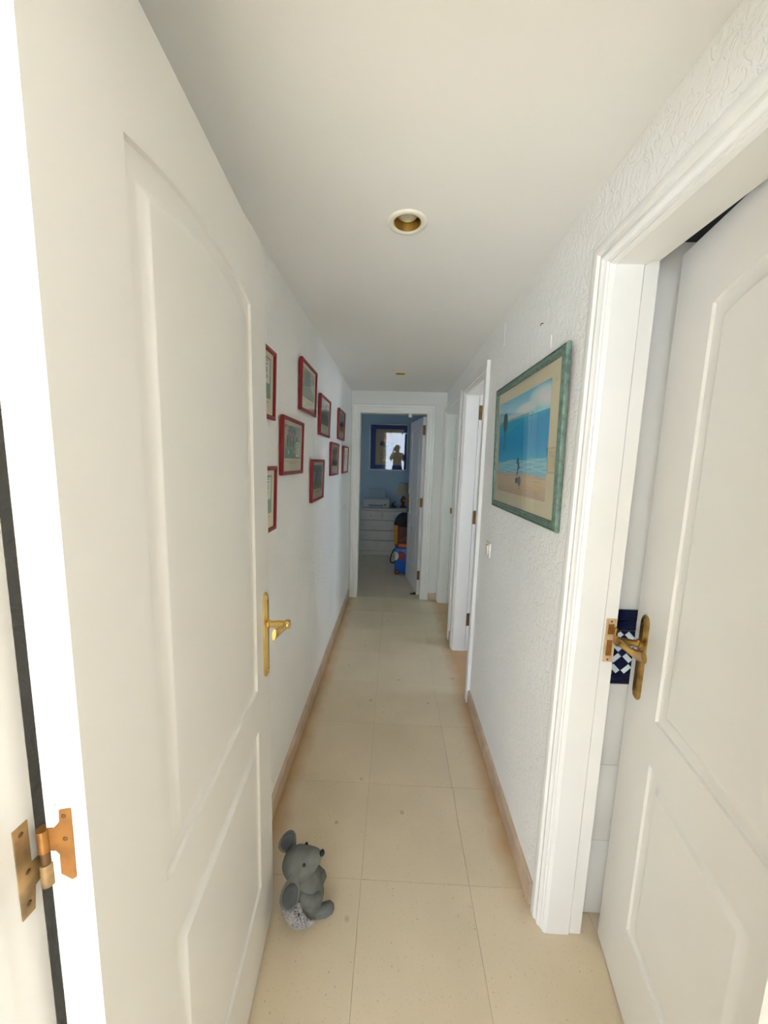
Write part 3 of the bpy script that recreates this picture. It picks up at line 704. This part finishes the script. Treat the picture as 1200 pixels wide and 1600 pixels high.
# ---- large beach picture in its green frame
def beach_print():
    c = Canvas(120, 110, rgb(120, 190, 215)); u, v = c.u, c.v
    top = rgb(64, 158, 190); low = rgb(150, 200, 212)
    c.a = top*(1-np.clip(v/0.25, 0, 1))[..., None]+low*np.clip(v/0.25, 0, 1)[..., None]
    n = c.noise(0.0, 7, 3)
    for k, (a, bb, ru, rv) in enumerate(((0.86, 0.10, 0.22, 0.09), (0.62, 0.16, 0.25, 0.06), (0.30, 0.19, 0.28, 0.045), (0.95, 0.17, 0.14, 0.07))): c.ell(a, bb+0.04*(u.mean()-a), ru, rv, rgb(214, 226, 226), 0.75, 0.9)
    c.put((v > 0.205) & (v < 0.245) & (u < 0.75), rgb(96, 160, 168), 0.7)
    sea = np.clip((v-0.23)/0.43, 0, 1)[..., None]
    mask = v > 0.235
    deep = rgb(0, 142, 190)*(1-sea)+rgb(0, 132, 190)*sea
    c.a = np.where(mask[..., None], deep, c.a)
    c.put(mask & (v < 0.36-0.12*u+0.02*np.sin(u*9)), rgb(40, 158, 190), 0.75)
    c.put(np.clip((v-0.50)/0.16, 0, 1)*(v < 0.80), rgb(58, 172, 200), 0.7)
    wave = 0.665-0.03*u+0.012*np.sin(u*14)
    c.put((v > wave) & (v < 0.80), rgb(112, 180, 198), 0.9)
    for k in range(5):
        w_ = 0.672+0.024*k-0.022*u+0.008*np.sin(u*(11+3*k)+k); c.put(np.clip(1-abs(v-w_)/0.008, 0, 1), rgb(186, 208, 206), 0.8)
    shore = 0.775+0.012*u+0.008*np.sin(u*8)
    c.put(v > shore, rgb(196, 172, 138)); c.put((v > shore) & (v < shore+0.03), rgb(178, 166, 146), 0.8)
    c.put(np.clip((v-0.86)/0.14, 0, 1), rgb(166, 140, 112), 0.8)
    for k in range(6): c.put(np.clip(1-abs(v-(0.82+0.03*k+0.006*np.sin(u*12+k)))/0.005, 0, 1), rgb(160, 136, 108), 0.5)
    # dark tree, sailing boat, bird and walking figure
    c.line(0.155, 0.30, 0.145, 0.53, 0.007, rgb(24, 62, 66)); c.ell(0.158, 0.225, 0.055, 0.105, rgb(42, 74, 60)); c.ell(0.165, 0.24, 0.03, 0.07, rgb(92, 92, 62), 0.8, 0.5)
    c.put((u > 0.690) & (u < 0.715) & (v > 0.165) & (v < 0.235) & ((u-0.690) < (v-0.165)*0.36), rgb(232, 238, 236)); c.rect(0.672, 0.728, 0.238, 0.252, rgb(70, 120, 140))
    c.ell(0.492, 0.665, 0.022, 0.028, rgb(36, 48, 58)); c.line(0.495, 0.64, 0.520, 0.725, 0.016, rgb(40, 50, 56)); c.line(0.51, 0.72, 0.49, 0.80, 0.010, rgb(52, 52, 50))
    c.ell(0.485, 0.855, 0.030, 0.030, rgb(66, 70, 66)); c.ell(0.54, 0.86, 0.035, 0.05, rgb(88, 108, 112), 0.9); c.line(0.55, 0.88, 0.55, 0.93, 0.008, rgb(54, 58, 58))
    c.ell(0.86, 0.90, 0.07, 0.025, rgb(196, 168, 92), 0.7, 0.6)
    c.noise(0.04, 40, 9)
    return c.a
def beach_picture():
    y0, y1, z0 = 1.140, 1.897, 1.298; w = y1-y0; h = 0.567
    t = thing('framed_seascape', 'large beach picture in a weathered green frame on the white wall', 'framed picture', (XR-0.001, y1, z0), (0, math.radians(-1.4), 0))
    f = lambda a, z, d: (-d, -a, z)
    b = MB(); ring_frame(b, w, h, [(0.003, 0), (0, 0.004), (0, 0.012), (0.003, 0.016), (0.005, 0.016), (0.007, 0.013), (0.010, 0.017), (0.017, 0.019), (0.023, 0.018), (0.026, 0.015), (0.029, 0.015), (0.031, 0.011), (0.031, 0.007)], f); b.build('frame', M['green'], t, smooth=True)
    MB().box(-0.005, -0.001, -w+0.006, -0.006, 0.006, h-0.006).build('backing', M['brownback'], t)
    i_ = 0.0305; MB().box(-0.0085, -0.006, -w+i_, -i_, i_, h-i_).build('mount', M['matb'], t)
    print_mesh('print', beach_print(), (-0.0088, -0.065, 0.085), (0, -(w-0.065-0.108), 0), (0, 0, h-0.085-0.079), M['paint'], t, 1.6)
    MB().box(-0.0118, -0.0106, -w+i_, -i_, i_, h-i_).build('glass', M['glass'], t)
beach_picture()

# ---- light switches
def switch(name, label, x, y, z, sx, w=0.078):
    t = thing(name, label, 'light switch', (x, y, z))
    MB().bbox(min(0, sx*0.009), max(0, sx*0.009), -w/2, w/2, -w/2, w/2, 0.003).build('plate', M['cream'], t)
    r = MB(); pr = [(0.009, -0.026), (0.011, -0.026), (0.016, 0.022), (0.014, 0.026), (0.009, 0.026)]
    r.loft([[(sx*a, -0.018, zz) for a, zz in pr], [(sx*a, 0.018, zz) for a, zz in pr]]); r.build('rocker', M['cream'], t)
switch('light_switch', 'cream rocker light switch below the green framed beach picture', XR, 1.950, 1.052, -1)
switch('light_switch', 'small cream switch low on the wall of red framed prints', XL, 3.480, 1.050, 1, 0.075)

# ---- recessed downlights
def downlight(label, x, y):
    t = thing('downlight', label, 'ceiling light', (x, y, ZC))
    MB().lathe([(0.0605, 0.0), (0.0600, -0.003), (0.056, -0.0055), (0.048, -0.006), (0.0435, -0.004), (0.0405, 0.0)], n=40).build('trim_ring', M['cream'], t, smooth='all')
    MB().lathe([(0.0402, -0.003), (0.0400, 0.012), (0.036, 0.035), (0.030, 0.055), (0.024, 0.065), (0.0005, 0.066)], n=40).build('reflector', M['gold'], t, smooth='all')
    MB().lathe([(0.0005, 0.010), (0.018, 0.011), (0.029, 0.016), (0.032, 0.027), (0.026, 0.046), (0.014, 0.060), (0.0005, 0.064)], n=28).build('bulb', M['bulb'], t, smooth='all')
downlight('unlit recessed ceiling spot with gold reflector, the near one', *DL[0])
downlight('tiny recessed ceiling spot far along, just before the end doorway', *DL[1])

# ================================================================== FAR ROOM
def dresser():
    x0, x1, y0, y1 = -0.555, 0.210, 5.862, 6.265
    t = thing('chest_of_drawers', 'white chest of drawers against the pale blue wall of the far room', 'dresser', (0, 0, 0))
    MB().box(x0+0.012, x1-0.012, y0+0.035, y1, 0.06, 0.735).build('body', M['furn'], t)
    MB().bbox(x0, x1, y0-0.012, y1, 0.735, 0.762, 0.006).build('top', M['furn'], t)
    MB().box(x0+0.012, x1-0.012, y0+0.004, y1, 0.0, 0.066).build('plinth', M['furn'], t)
    xm = -0.172
    rows = [(0.070, 0.236, [(x0+0.014, x1-0.014)]), (0.246, 0.400, [(x0+0.014, x1-0.014)]), (0.410, 0.567, [(x0+0.014, x1-0.014)]), (0.578, 0.722, [(x0+0.014, xm-0.012), (xm+0.012, x1-0.014)])]
    for z0, z1, xs in rows:
        for a, c in xs:
            d = MB().bbox(a, c, y0-0.004, y0+0.030, z0, z1, 0.004).build('drawer', M['furn'], t)
            ks = [a+0.07, c-0.07] if c-a > 0.5 else [(a+c)/2]
            for k in ks: MB().lathe([(0.0005, -0.024), (0.010, -0.022), (0.012, -0.016), (0.006, -0.010), (0.006, 0)], (k, y0-0.004, (z0+z1)/2), 14, 'y').build('knob', M['furn'], d, smooth='all')
dresser()
def printer():
    t = thing('printer', 'grey white inkjet printer on top of the white chest of drawers', 'printer', (-0.283, 6.06, 0.762))
    MB().bbox(-0.215, 0.215, -0.14, 0.13, 0.004, 0.130, 0.012).build('body', M['pr'], t, smooth=True)
    MB().bbox(-0.208, 0.208, -0.135, 0.128, 0.130, 0.142, 0.004).build('lid', M['pr'], t)
    MB().box(-0.13, 0.115, -0.1415, -0.13, 0.036, 0.050).build('paper_slot', M['slot'], t)
    MB().bbox(-0.12, 0.105, -0.215, -0.12, 0.010, 0.020, 0.003).build('output_tray', M['smoke'], t)
    MB().bbox(0.128, 0.152, -0.1425, -0.13, 0.040, 0.064, 0.002).build('button', M['slot'], t)
    b = MB(); b.loft([[(-0.13, 0.10, 0.14), (0.13, 0.10, 0.14), (0.13, 0.105, 0.14), (-0.13, 0.105, 0.14)], [(-0.13, 0.155, 0.285), (0.13, 0.155, 0.285), (0.13, 0.16, 0.285), (-0.13, 0.16, 0.285)]]); b.build('paper_support', M['smoke'], t)
printer()
def cable():
    t = thing('cable', 'tangled black cable beside the printer on the chest of drawers', 'cable', (0.012, 6.02, 0.762))
    r = random.Random(4); pts = []
    for k in range(90):
        u = k/89; a = u*26
        pts.append((-0.012+0.038*math.cos(a)*(1-0.5*u)+0.02*math.sin(a*0.37), 0.02+0.03*math.sin(a*0.7), 0.006+0.075*(0.5+0.5*math.sin(a*0.53+1))*(1-u*0.55)*(1.2 if k < 50 else 0.8)))
    MB().tube(pts, 0.0045, 6).build('cord', M['slot'], t, smooth=True)
    MB().bbox(-0.055, -0.02, -0.02, 0.03, 0.0, 0.055, 0.008).build('plug', M['slot'], t)
    pts = [(0.0+0.07*u, -0.04+0.02*math.sin(u*5), 0.005+0.02*math.sin(u*7)**2) for u in [k/14 for k in range(15)]]
    MB().tube(pts, 0.004, 6).build('tail', M['slot'], t, smooth=True)
cable()
def lamp():
    t = thing('table_lamp', 'beige shaded table lamp with reddish turned wooden base on the chest', 'lamp', (0.150, 6.08, 0.762))
    MB().lathe([(0.0005, 0), (0.062, 0), (0.062, 0.012), (0.050, 0.022), (0.030, 0.034), (0.024, 0.06), (0.036, 0.085), (0.050, 0.110), (0.046, 0.140), (0.024, 0.165), (0.020, 0.190), (0.030, 0.205), (0.018, 0.22), (0.010, 0.25), (0.0005, 0.25)], n=28).build('base', M['wood'], t, smooth='all')
    MB().lathe([(0.137, 0.205), (0.072, 0.405), (0.071, 0.405), (0.136, 0.205)], n=36).build('shade', M['shade'], t, smooth=True)
    MB().lathe([(0.0005, 0.25), (0.016, 0.25), (0.016, 0.29), (0.028, 0.32), (0.020, 0.35), (0.0005, 0.36)], n=16).build('bulb', M['bulb'], t, smooth='all')
lamp()
def blue_picture():
    x0, x1, z0, h = -0.437, 0.203, 1.365, 0.765; w = x1-x0
    t = thing('framed_print', 'picture with royal blue mount and silver frame above the chest of drawers', 'framed picture', (x0, 6.279, z0), (math.radians(2.0), 0, 0))
    f = lambda a, z, d: (a, -d, z)
    b = MB(); ring_frame(b, w, h, [(0.002, 0), (0, 0.004), (0, 0.018), (0.004, 0.020), (0.014, 0.020), (0.017, 0.016), (0.017, 0.008)], f); b.build('frame', M['silver'], t)
    MB().box(0.005, w-0.005, -0.005, -0.001, 0.005, h-0.005).build('backing', M['brownback'], t)
    i_ = 0.016; MB().box(i_, w-i_, -0.0085, -0.006, i_, h-i_).build('mount', M['bluemat'], t)
    c = Canvas(70, 56, rgb(150, 138, 112))
    r = np.random.RandomState(3)
    c.ell(0.42, 0.22, 0.16, 0.13, rgb(186, 108, 34), 1, 0.4); c.ell(0.36, 0.30, 0.08, 0.08, rgb(200, 140, 60), 0.9, 0.5); c.ell(0.52, 0.14, 0.08, 0.10, rgb(160, 84, 30), 0.9, 0.5)
    for k in range(9): c.ell(0.20+0.16*r.rand(), 0.34+0.14*r.rand(), 0.05, 0.045, [rgb(52, 44, 88), rgb(90, 60, 110), rgb(40, 40, 50)][k % 3], 0.95, 0.4)
    for k in range(8): c.line(0.18+0.5*r.rand(), 0.45, 0.30+0.1*r.rand(), 0.75, 0.008, rgb(108, 104, 70), 0.8)
    c.ell(0.60, 0.40, 0.05, 0.035, rgb(50, 42, 40), 0.9); c.rect(0.15, 0.70, 0.83, 0.845, rgb(110, 96, 74), 0.8); c.ell(0.35, 0.86, 0.16, 0.03, rgb(190, 176, 132), 0.8, 0.4)
    print_mesh('print', c.a, (0.103, -0.0088, 0.090), (w-0.103-0.075, 0, 0), (0, 0, h-0.090-0.085), M['paint'], t)
    MB().box(i_, w-i_, -0.0128, -0.0116, i_, h-i_).build('glass', M['glass'], t)
blue_picture()
def case():
    t = thing('toy_case', 'bright blue wheeled toy case with red and white disc, half behind the door', 'toy case', (0.030, 4.840, 0))
    MB().bbox(0.005, 0.30, 0.0, 0.22, 0.012, 0.365, 0.018).build('body', M['blue'], t, smooth=True)
    MB().lathe([(0.0005, -0.006), (0.058, -0.006), (0.060, 0.0)], (0.082, 0, 0.255), 26, 'y').build('red_disc', M['redp'], t, smooth=True)
    MB().prism([(0.012+0.045*math.cos(a), 0.255+0.058*math.sin(a)) for a in [math.pi*2*k/22 for k in range(22)]], lambda a, z, d: (max(a, 0.006), d, z), -0.009, 0.0).build('white_disc', M['whitep'], t)
    for x in (0.035, 0.27):
        wl = MB().lathe([(0.0005, -0.012), (0.022, -0.012), (0.034, -0.008), (0.034, 0.016), (0.0005, 0.016)], (x, -0.010, 0.034), 22, 'y').build('wheel', M['brown'], t, smooth=True)
        MB().lathe([(0.0005, -0.016), (0.016, -0.015), (0.016, -0.010)], (x, -0.010, 0.034), 16, 'y').build('hub', M['orangep'], wl, smooth=True)
    pts = [(0.02, 0.06, 0.35), (-0.01, 0.04, 0.33), (-0.04, 0.03, 0.27), (-0.055, 0.03, 0.20), (-0.048, 0.03, 0.16), (-0.02, 0.04, 0.145), (0.01, 0.06, 0.16)]
    MB().tube(pts, (0.006,)*7, 8, flat=1.6).build('strap', M['black'], t, smooth=True)
case()
def backpack():
    t = thing('backpack', 'orange and brown backpack with dark top slumped on the blue case', 'bag', (0.030, 4.840, 0.365))
    def sect(z, x0, x1, y0, y1): return [( (x0+x1)/2+(x1-x0)/2*math.copysign(abs(math.cos(a))**0.6, math.cos(a)), (y0+y1)/2+(y1-y0)/2*math.copysign(abs(math.sin(a))**0.6, math.sin(a)), z) for a in [2*math.pi*k/20 for k in range(20)]]
    MB().loft([sect(0.0, 0.02, 0.27, 0.02, 0.20), sect(0.02, -0.005, 0.29, 0.0, 0.22), sect(0.10, -0.012, 0.30, -0.01, 0.225), sect(0.22, -0.014, 0.29, -0.008, 0.22), sect(0.31, -0.012, 0.28, 0.0, 0.21)]).build('body', M['brown'], t, smooth=True)
    MB().loft([sect(0.29, -0.018, 0.29, -0.014, 0.22), sect(0.33, -0.018, 0.285, -0.016, 0.22), sect(0.39, 0.0, 0.27, -0.008, 0.20), sect(0.44, 0.04, 0.23, 0.02, 0.17), sect(0.465, 0.08, 0.19, 0.06, 0.13)]).build('lid', M['black'], t, smooth=True)
    MB().loft([[(-0.016, -0.018, z), (0.032, -0.022, z), (0.034, -0.006, z), (-0.014, 0.0, z)] for z in (0.10, 0.20, 0.31)]).build('side_pocket', M['orange'], t)
    MB().loft([[(-0.014, -0.017, z), (0.030, -0.021, z), (0.032, -0.006, z), (-0.012, 0.0, z)] for z in (0.055, 0.10)]).build('pocket_base', M['yellow'], t)
    MB().bbox(0.05, 0.24, -0.022, 0.02, 0.012, 0.062, 0.006).build('front_band', M['orangep'], t)
    MB().tube([(0.05, -0.016, 0.10), (0.10, -0.022, 0.13), (0.18, -0.02, 0.19), (0.24, -0.012, 0.24)], 0.008, 8, flat=0.5).build('strap', M['orange'], t, smooth=True)
    MB().tube([(0.04, -0.018, 0.30), (0.055, -0.024, 0.22), (0.06, -0.024, 0.14), (0.055, -0.02, 0.07)], 0.009, 8, flat=0.5).build('strap', M['redp'], t, smooth=True)
    MB().tube([(0.05, -0.02, 0.07), (0.12, -0.026, 0.085), (0.22, -0.02, 0.09)], 0.010, 8, flat=0.5).build('strap', M['brown'], t, smooth=True)
backpack()
def doorstop():
    t = MB().loft([[(-0.035, -0.015, 0), (-0.035, 0.015, 0), (-0.035, 0.015, 0.004), (-0.035, -0.015, 0.004)], [(0.03, -0.018, 0), (0.03, 0.018, 0), (0.03, 0.018, 0.022), (0.03, -0.018, 0.022)]]).build('doorstop', M['wedge'])
    t.location = (0.253, 4.100, 0.0); t['label'] = 'small dark brown wedge on the floor at the far door hinge'; t['category'] = 'doorstop'
doorstop()

# ================================================================== PLUSH MOUSE
def mouse():
    ox, oy = -0.262, 1.043
    t = thing('plush_mouse', 'grey plush mouse with shaggy silver rump sitting on the tiled floor', 'soft toy', (ox, oy, 0))
    def P(x, y, z): return (x-ox, y-oy, z)
    # torso: rump to neck
    MB().tube([P(-0.262, 1.043, 0.003), P(-0.260, 1.043, 0.012), P(-0.256, 1.043, 0.035), P(-0.252, 1.043, 0.065), P(-0.252, 1.044, 0.095), P(-0.258, 1.045, 0.125), P(-0.268, 1.046, 0.150), P(-0.276, 1.046, 0.165)],
              [0.030, 0.046, 0.057, 0.060, 0.056, 0.046, 0.036, 0.026], 28, up=(1, 0, 0)).build('body', M['plush'], t, smooth='all')
    # head: from the back of the skull to the snout
    hd = MB().tube([P(-0.322, 1.047, 0.150), P(-0.318, 1.047, 0.153), P(-0.306, 1.047, 0.160), P(-0.288, 1.047, 0.169), P(-0.266, 1.047, 0.179), P(-0.246, 1.048, 0.189), P(-0.228, 1.049, 0.199), P(-0.213, 1.050, 0.207), P(-0.205, 1.050, 0.2115)],
                   [0.010, 0.025, 0.040, (0.047, 0.049), (0.046, 0.050), (0.039, 0.042), (0.029, 0.031), (0.019, 0.020), 0.010], 28, up=(0, 0, 1)).build('head', M['plush'], t, smooth='all')
    MB().ball(P(-0.2000, 1.0505, 0.2150), (0.0085, 0.0105, 0.0085), 14, 10).build('nose', M['nose'], hd, smooth='all')
    MB().ball(P(-0.2520, 1.0165, 0.2070), 0.0055, 12, 8).build('eye', M['nose'], hd, smooth='all')
    MB().ball(P(-0.2575, 1.0745, 0.2165), 0.0055, 12, 8).build('eye', M['nose'], hd, smooth='all')
    # ears: padded leaves with a raised rim
    def ear(root, tip, wide, normal, name='ear'):
        a = Vector(root); d = Vector(tip)-a; L_ = d.length; d.normalize(); nn = Vector(normal); nn = (nn-d*nn.dot(d)).normalized(); s = d.cross(nn)
        b = MB(); rings = []
        for u, k in ((0, 0.30), (0.08, 0.46), (0.25, 0.74), (0.45, 0.95), (0.62, 1.0), (0.78, 0.93), (0.90, 0.70), (0.97, 0.42), (1.0, 0.12)):
            c = a+d*(L_*u); ww = wide*k
            ring = []
            for j in range(18):
                th = 2*math.pi*j/18; e = math.cos(th); hgt = math.sin(th)
                cup = 0.10*wide*(e*e)          # edges curl forward
                ring.append(c+s*(ww*e)+nn*(0.0065*k*hgt+cup))
            rings.append(ring)
        b.loft(rings); o = b.build(name, M['plush'], hd, smooth='all')
        b2 = MB(); rings = []
        for u, k in ((0.22, 0.2), (0.35, 0.62), (0.55, 0.78), (0.75, 0.70), (0.88, 0.40), (0.93, 0.1)):
            c = a+d*(L_*u); ww = wide*k
            rings.append([c+s*(ww*math.cos(2*math.pi*j/16))+nn*(0.0052+0.10*wide*(k*math.cos(2*math.pi*j/16))**2+0.0022*math.sin(2*math.pi*j/16)) for j in range(16)])
        b2.loft(rings); b2.build('ear_lining', M['plushd'], o, smooth='all')
        return o
    ear(P(-0.281, 1.006, 0.186), P(-0.296, 0.978, 0.088), 0.031, (0.25, -0.8, 0.45))
    ear(P(-0.303, 1.080, 0.186), P(-0.346, 1.100, 0.215), 0.032, (0.55, -0.75, 0.35))
    # arms folded on the chest
    for sy, y0 in ((-1, 1.008), (1, 1.078)):
        a = MB().tube([P(-0.262, y0, 0.122), P(-0.245, y0-0.010*(1 if sy < 0 else -1), 0.106), P(-0.224, y0-0.006*(1 if sy < 0 else -1), 0.095), P(-0.205, y0+0.004*(1 if sy < 0 else -1), 0.094), P(-0.194, y0+0.010*(1 if sy < 0 else -1), 0.098)],
                      [0.012, 0.018, 0.0195, 0.018, 0.009], 16).build('arm', M['plush'], t, smooth='all')
    # feet sticking forward
    for sy, y0 in ((-1, 1.020), (1, 1.072)):
        far = -0.045 if sy > 0 else 0.0
        MB().tube([P(-0.235+far*0.4, y0, 0.024), P(-0.205+far, y0+0.005-far*0.5, 0.021), P(-0.185+far, y0+0.010-far*0.7, 0.022), P(-0.167+far, y0+0.016-far*0.8, 0.026), P(-0.157+far, y0+0.018-far*0.8, 0.028)], [0.020, 0.019, 0.0205, 0.018, 0.008], 16).build('foot', M['plush'], t, smooth='all')
    # shaggy rump: short curved strands
    r = random.Random(11); vs, fs = [], []
    c = Vector(P(-0.257, 1.038, 0.058))
    cnt = 0
    while cnt < 2300:
        a = r.uniform(0, 2*math.pi); z = r.uniform(-0.75, 0.85)
        n = Vector((math.cos(a)*math.sqrt(1-z*z), math.sin(a)*math.sqrt(1-z*z), z))
        if n.x > 0.62-0.60*max(0.0, n.z+0.25) or n.z > 0.82: continue
        p = c+Vector((n.x*0.062, n.y*0.066, n.z*0.058))
        if p.z < 0.003: continue
        fl = Vector((r.gauss(0, 0.6), r.gauss(0, 0.6), r.gauss(-0.5, 0.5))); fl = fl-n*fl.dot(n)
        tip = p+n*0.010+fl*0.012; tip.z = max(tip.z, 0.001)
        mid = p+n*0.007+fl*0.003
        sd = n.cross(fl)
        if sd.length < 1e-5: continue
        sd = sd.normalized()*0.0014; i = len(vs)
        vs += [p+sd, p-sd, mid+sd, mid-sd, tip]; fs += [(i, i+1, i+3, i+2), (i+2, i+3, i+4)]; cnt += 1
    b = MB(); b.v = [tuple(v) for v in vs]; b.f = fs
    b.build('rump_fur', M['furm'], t, kind='stuff')
    MB().ball(P(-0.268, 1.040, 0.056), (0.0555, 0.0630, 0.0555), 22, 14).build('rump', M['plushd'], t, smooth='all')
mouse()

# ================================================================== PHOTOGRAPHER (shows in the glass of the blue picture)
def skin_body(name, chains, m, parent, lv=1):
    """chains: lists of (point, radius); the first point of a later chain may repeat an earlier one to join it"""
    vs, rs, es, idx = [], [], [], {}
    for ch in chains:
        prev = None
        for p, r in ch:
            k = tuple(round(c, 4) for c in p)
            if k not in idx: idx[k] = len(vs); vs.append(p); rs.append(r)
            if prev is not None: es.append((prev, idx[k]))
            prev = idx[k]
    me = bpy.data.meshes.new(name); me.from_pydata(vs, es, []); me.materials.append(m)
    o = bpy.data.objects.new(name, me); COL.objects.link(o); o.parent = parent
    md = o.modifiers.new('skin', 'SKIN'); md.use_smooth_shade = True
    for i, r in enumerate(rs):
        sv = me.skin_vertices[0].data[i]; sv.radius = (r, r) if not hasattr(r, '__len__') else r
    me.skin_vertices[0].data[0].use_root = True
    sb = o.modifiers.new('smooth', 'SUBSURF'); sb.levels = lv; sb.render_levels = lv
    return o
def person():
    px, py = 0.07, -0.50
    t = thing('person', 'person in olive top and blue trousers taking the photo, mirrored in the blue picture', 'person', (px, py, 0))
    skin = mat('skin', (0.50, 0.32, 0.23), 0.5, var=0.05, scale=20); top = mat('olive_cotton', (0.20, 0.17, 0.09), 0.85, var=0.1, scale=20)
    tr = mat('blue_cotton', (0.03, 0.035, 0.16), 0.85, var=0.1, scale=20); hair = mat('dark_hair', (0.06, 0.05, 0.045), 0.6, var=0.3, scale=60)
    pelvis = (0, 0, 0.88)
    ch = [[(pelvis, (0.13, 0.10)), ((0, 0.01, 1.05), (0.115, 0.09)), ((0, 0, 1.22), (0.125, 0.095)), ((0, -0.01, 1.33), (0.085, 0.075)), ((0, 0, 1.40), 0.050), ((0, 0.02, 1.455), 0.058), ((0, 0.025, 1.53), 0.076), ((0, 0.02, 1.59), 0.062)]]
    for s in (-1, 1):
        hx, hy, hz = s*0.05-px, 0.40, 1.495
        ch.append([((0, -0.01, 1.33), (0.085, 0.075)), ((s*0.15, -0.005, 1.325), 0.056), ((s*0.215, 0.04, 1.18), 0.044), ((s*0.215, 0.10, 1.10), 0.037), ((s*0.13-px*0.5, 0.24, 1.28), 0.030), ((hx+s*0.030, hy-0.06, 1.43), 0.023), ((hx+s*0.022, hy-0.02, 1.465), 0.030)])
        ch.append([(pelvis, (0.13, 0.10)), ((s*0.09, 0, 0.80), 0.085), ((s*0.095, 0.01, 0.46), 0.055), ((s*0.10, -0.01, 0.25), 0.050), ((s*0.10, -0.02, 0.085), 0.036), ((s*0.105, 0.06, 0.045), 0.036), ((s*0.11, 0.13, 0.032), 0.028)])
        for k, (ln, dz) in enumerate(((0.9, 0.050), (1.0, 0.028), (0.95, 0.006), (0.78, -0.014))):
            ch.append([((hx+s*0.022, hy-0.02, 1.465), 0.030), ((hx+s*0.014, hy+0.010, hz+dz), 0.0090), ((hx+s*0.002, hy+0.022, hz+dz+0.004), 0.0085), ((hx-s*0.016*ln, hy+0.024, hz+dz+0.006), 0.0075)])
        ch.append([((hx+s*0.022, hy-0.02, 1.465), 0.030), ((hx+s*0.010, hy-0.022, 1.49), 0.010), ((hx-s*0.008, hy-0.012, 1.505), 0.0085)])
    skin_body('body', ch, skin, t)
    E2 = lambda z, cx, cy, rx, ry: [(cx+rx*math.cos(2*math.pi*k/20), cy+ry*math.sin(2*math.pi*k/20), z) for k in range(20)]
    MB().loft([E2(0.86, 0, 0, 0.165, 0.125), E2(1.02, 0, 0.01, 0.145, 0.115), E2(1.20, 0, 0, 0.160, 0.122), E2(1.30, 0, -0.005, 0.175, 0.110), E2(1.36, 0, -0.005, 0.145, 0.085), E2(1.385, 0, 0, 0.072, 0.064)], False, False).build('top', top, t, smooth='all')
    for s in (-1, 1):
        MB().tube([(s*0.13, -0.005, 1.335), (s*0.175, 0.005, 1.285), (s*0.215, 0.035, 1.19), (s*0.222, 0.055, 1.15)], [0.062, 0.066, 0.060, 0.058], 16, caps=False).build('sleeve', top, t, smooth='all')
        MB().tube([(s*0.085, 0, 0.87), (s*0.09, 0, 0.78), (s*0.095, 0.01, 0.46), (s*0.10, -0.01, 0.25), (s*0.10, -0.02, 0.08)], [0.085, 0.100, 0.080, 0.072, 0.066], 18, caps=False).build('trouser_leg', tr, t, smooth='all')
        MB().tube([(s*0.10, -0.065, 0.045), (s*0.10, -0.04, 0.045), (s*0.102, 0.03, 0.042), (s*0.108, 0.10, 0.036), (s*0.112, 0.165, 0.028), (s*0.113, 0.185, 0.022)], [0.020, 0.040, 0.044, 0.042, 0.028, 0.010], 16, flat=0.95).build('shoe', M['wedge'], t, smooth='all')
        MB().ball((s*0.074, 0.02, 1.525), (0.012, 0.020, 0.030), 12, 8).build('ear', skin, t, smooth='all')
        MB().ball((s*0.029, 0.094, 1.542), (0.013, 0.008, 0.008), 12, 8).build('eye', M['whitep'], t, smooth='all')
    MB().loft([E2(0.80, 0, 0, 0.170, 0.125), E2(0.86, 0, 0, 0.168, 0.128), E2(0.92, 0, 0, 0.158, 0.120)], False, False).build('waist', tr, t, smooth='all')
    MB().loft([[(-0.010, 0.088, 1.545), (0.010, 0.088, 1.545), (0.0, 0.100, 1.548)], [(-0.016, 0.090, 1.500), (0.016, 0.090, 1.500), (0.0, 0.122, 1.504)]]).build('nose', skin, t, smooth=True)
    MB().ball((0, 0.090, 1.472), (0.024, 0.010, 0.007), 12, 8).build('mouth', M['redp'], t, smooth='all')
    MB().ball((0, -0.005, 1.562), (0.088, 0.096, 0.082), 20, 12).build('hair', hair, t, smooth='all')
    ph = thing('phone', 'dark phone held up in both hands by the photographer', 'phone', (0, -0.062, 1.52))
    MB().bbox(-0.039, 0.039, 0, 0.008, -0.080, 0.080, 0.004).build('case', M['slot'], ph, smooth=True)
    MB().lathe([(0.0005, 0.0105), (0.006, 0.0105), (0.0075, 0.008)], (0, 0, -0.0), 16, 'y').build('lens', M['nose'], ph, smooth=True)
person()
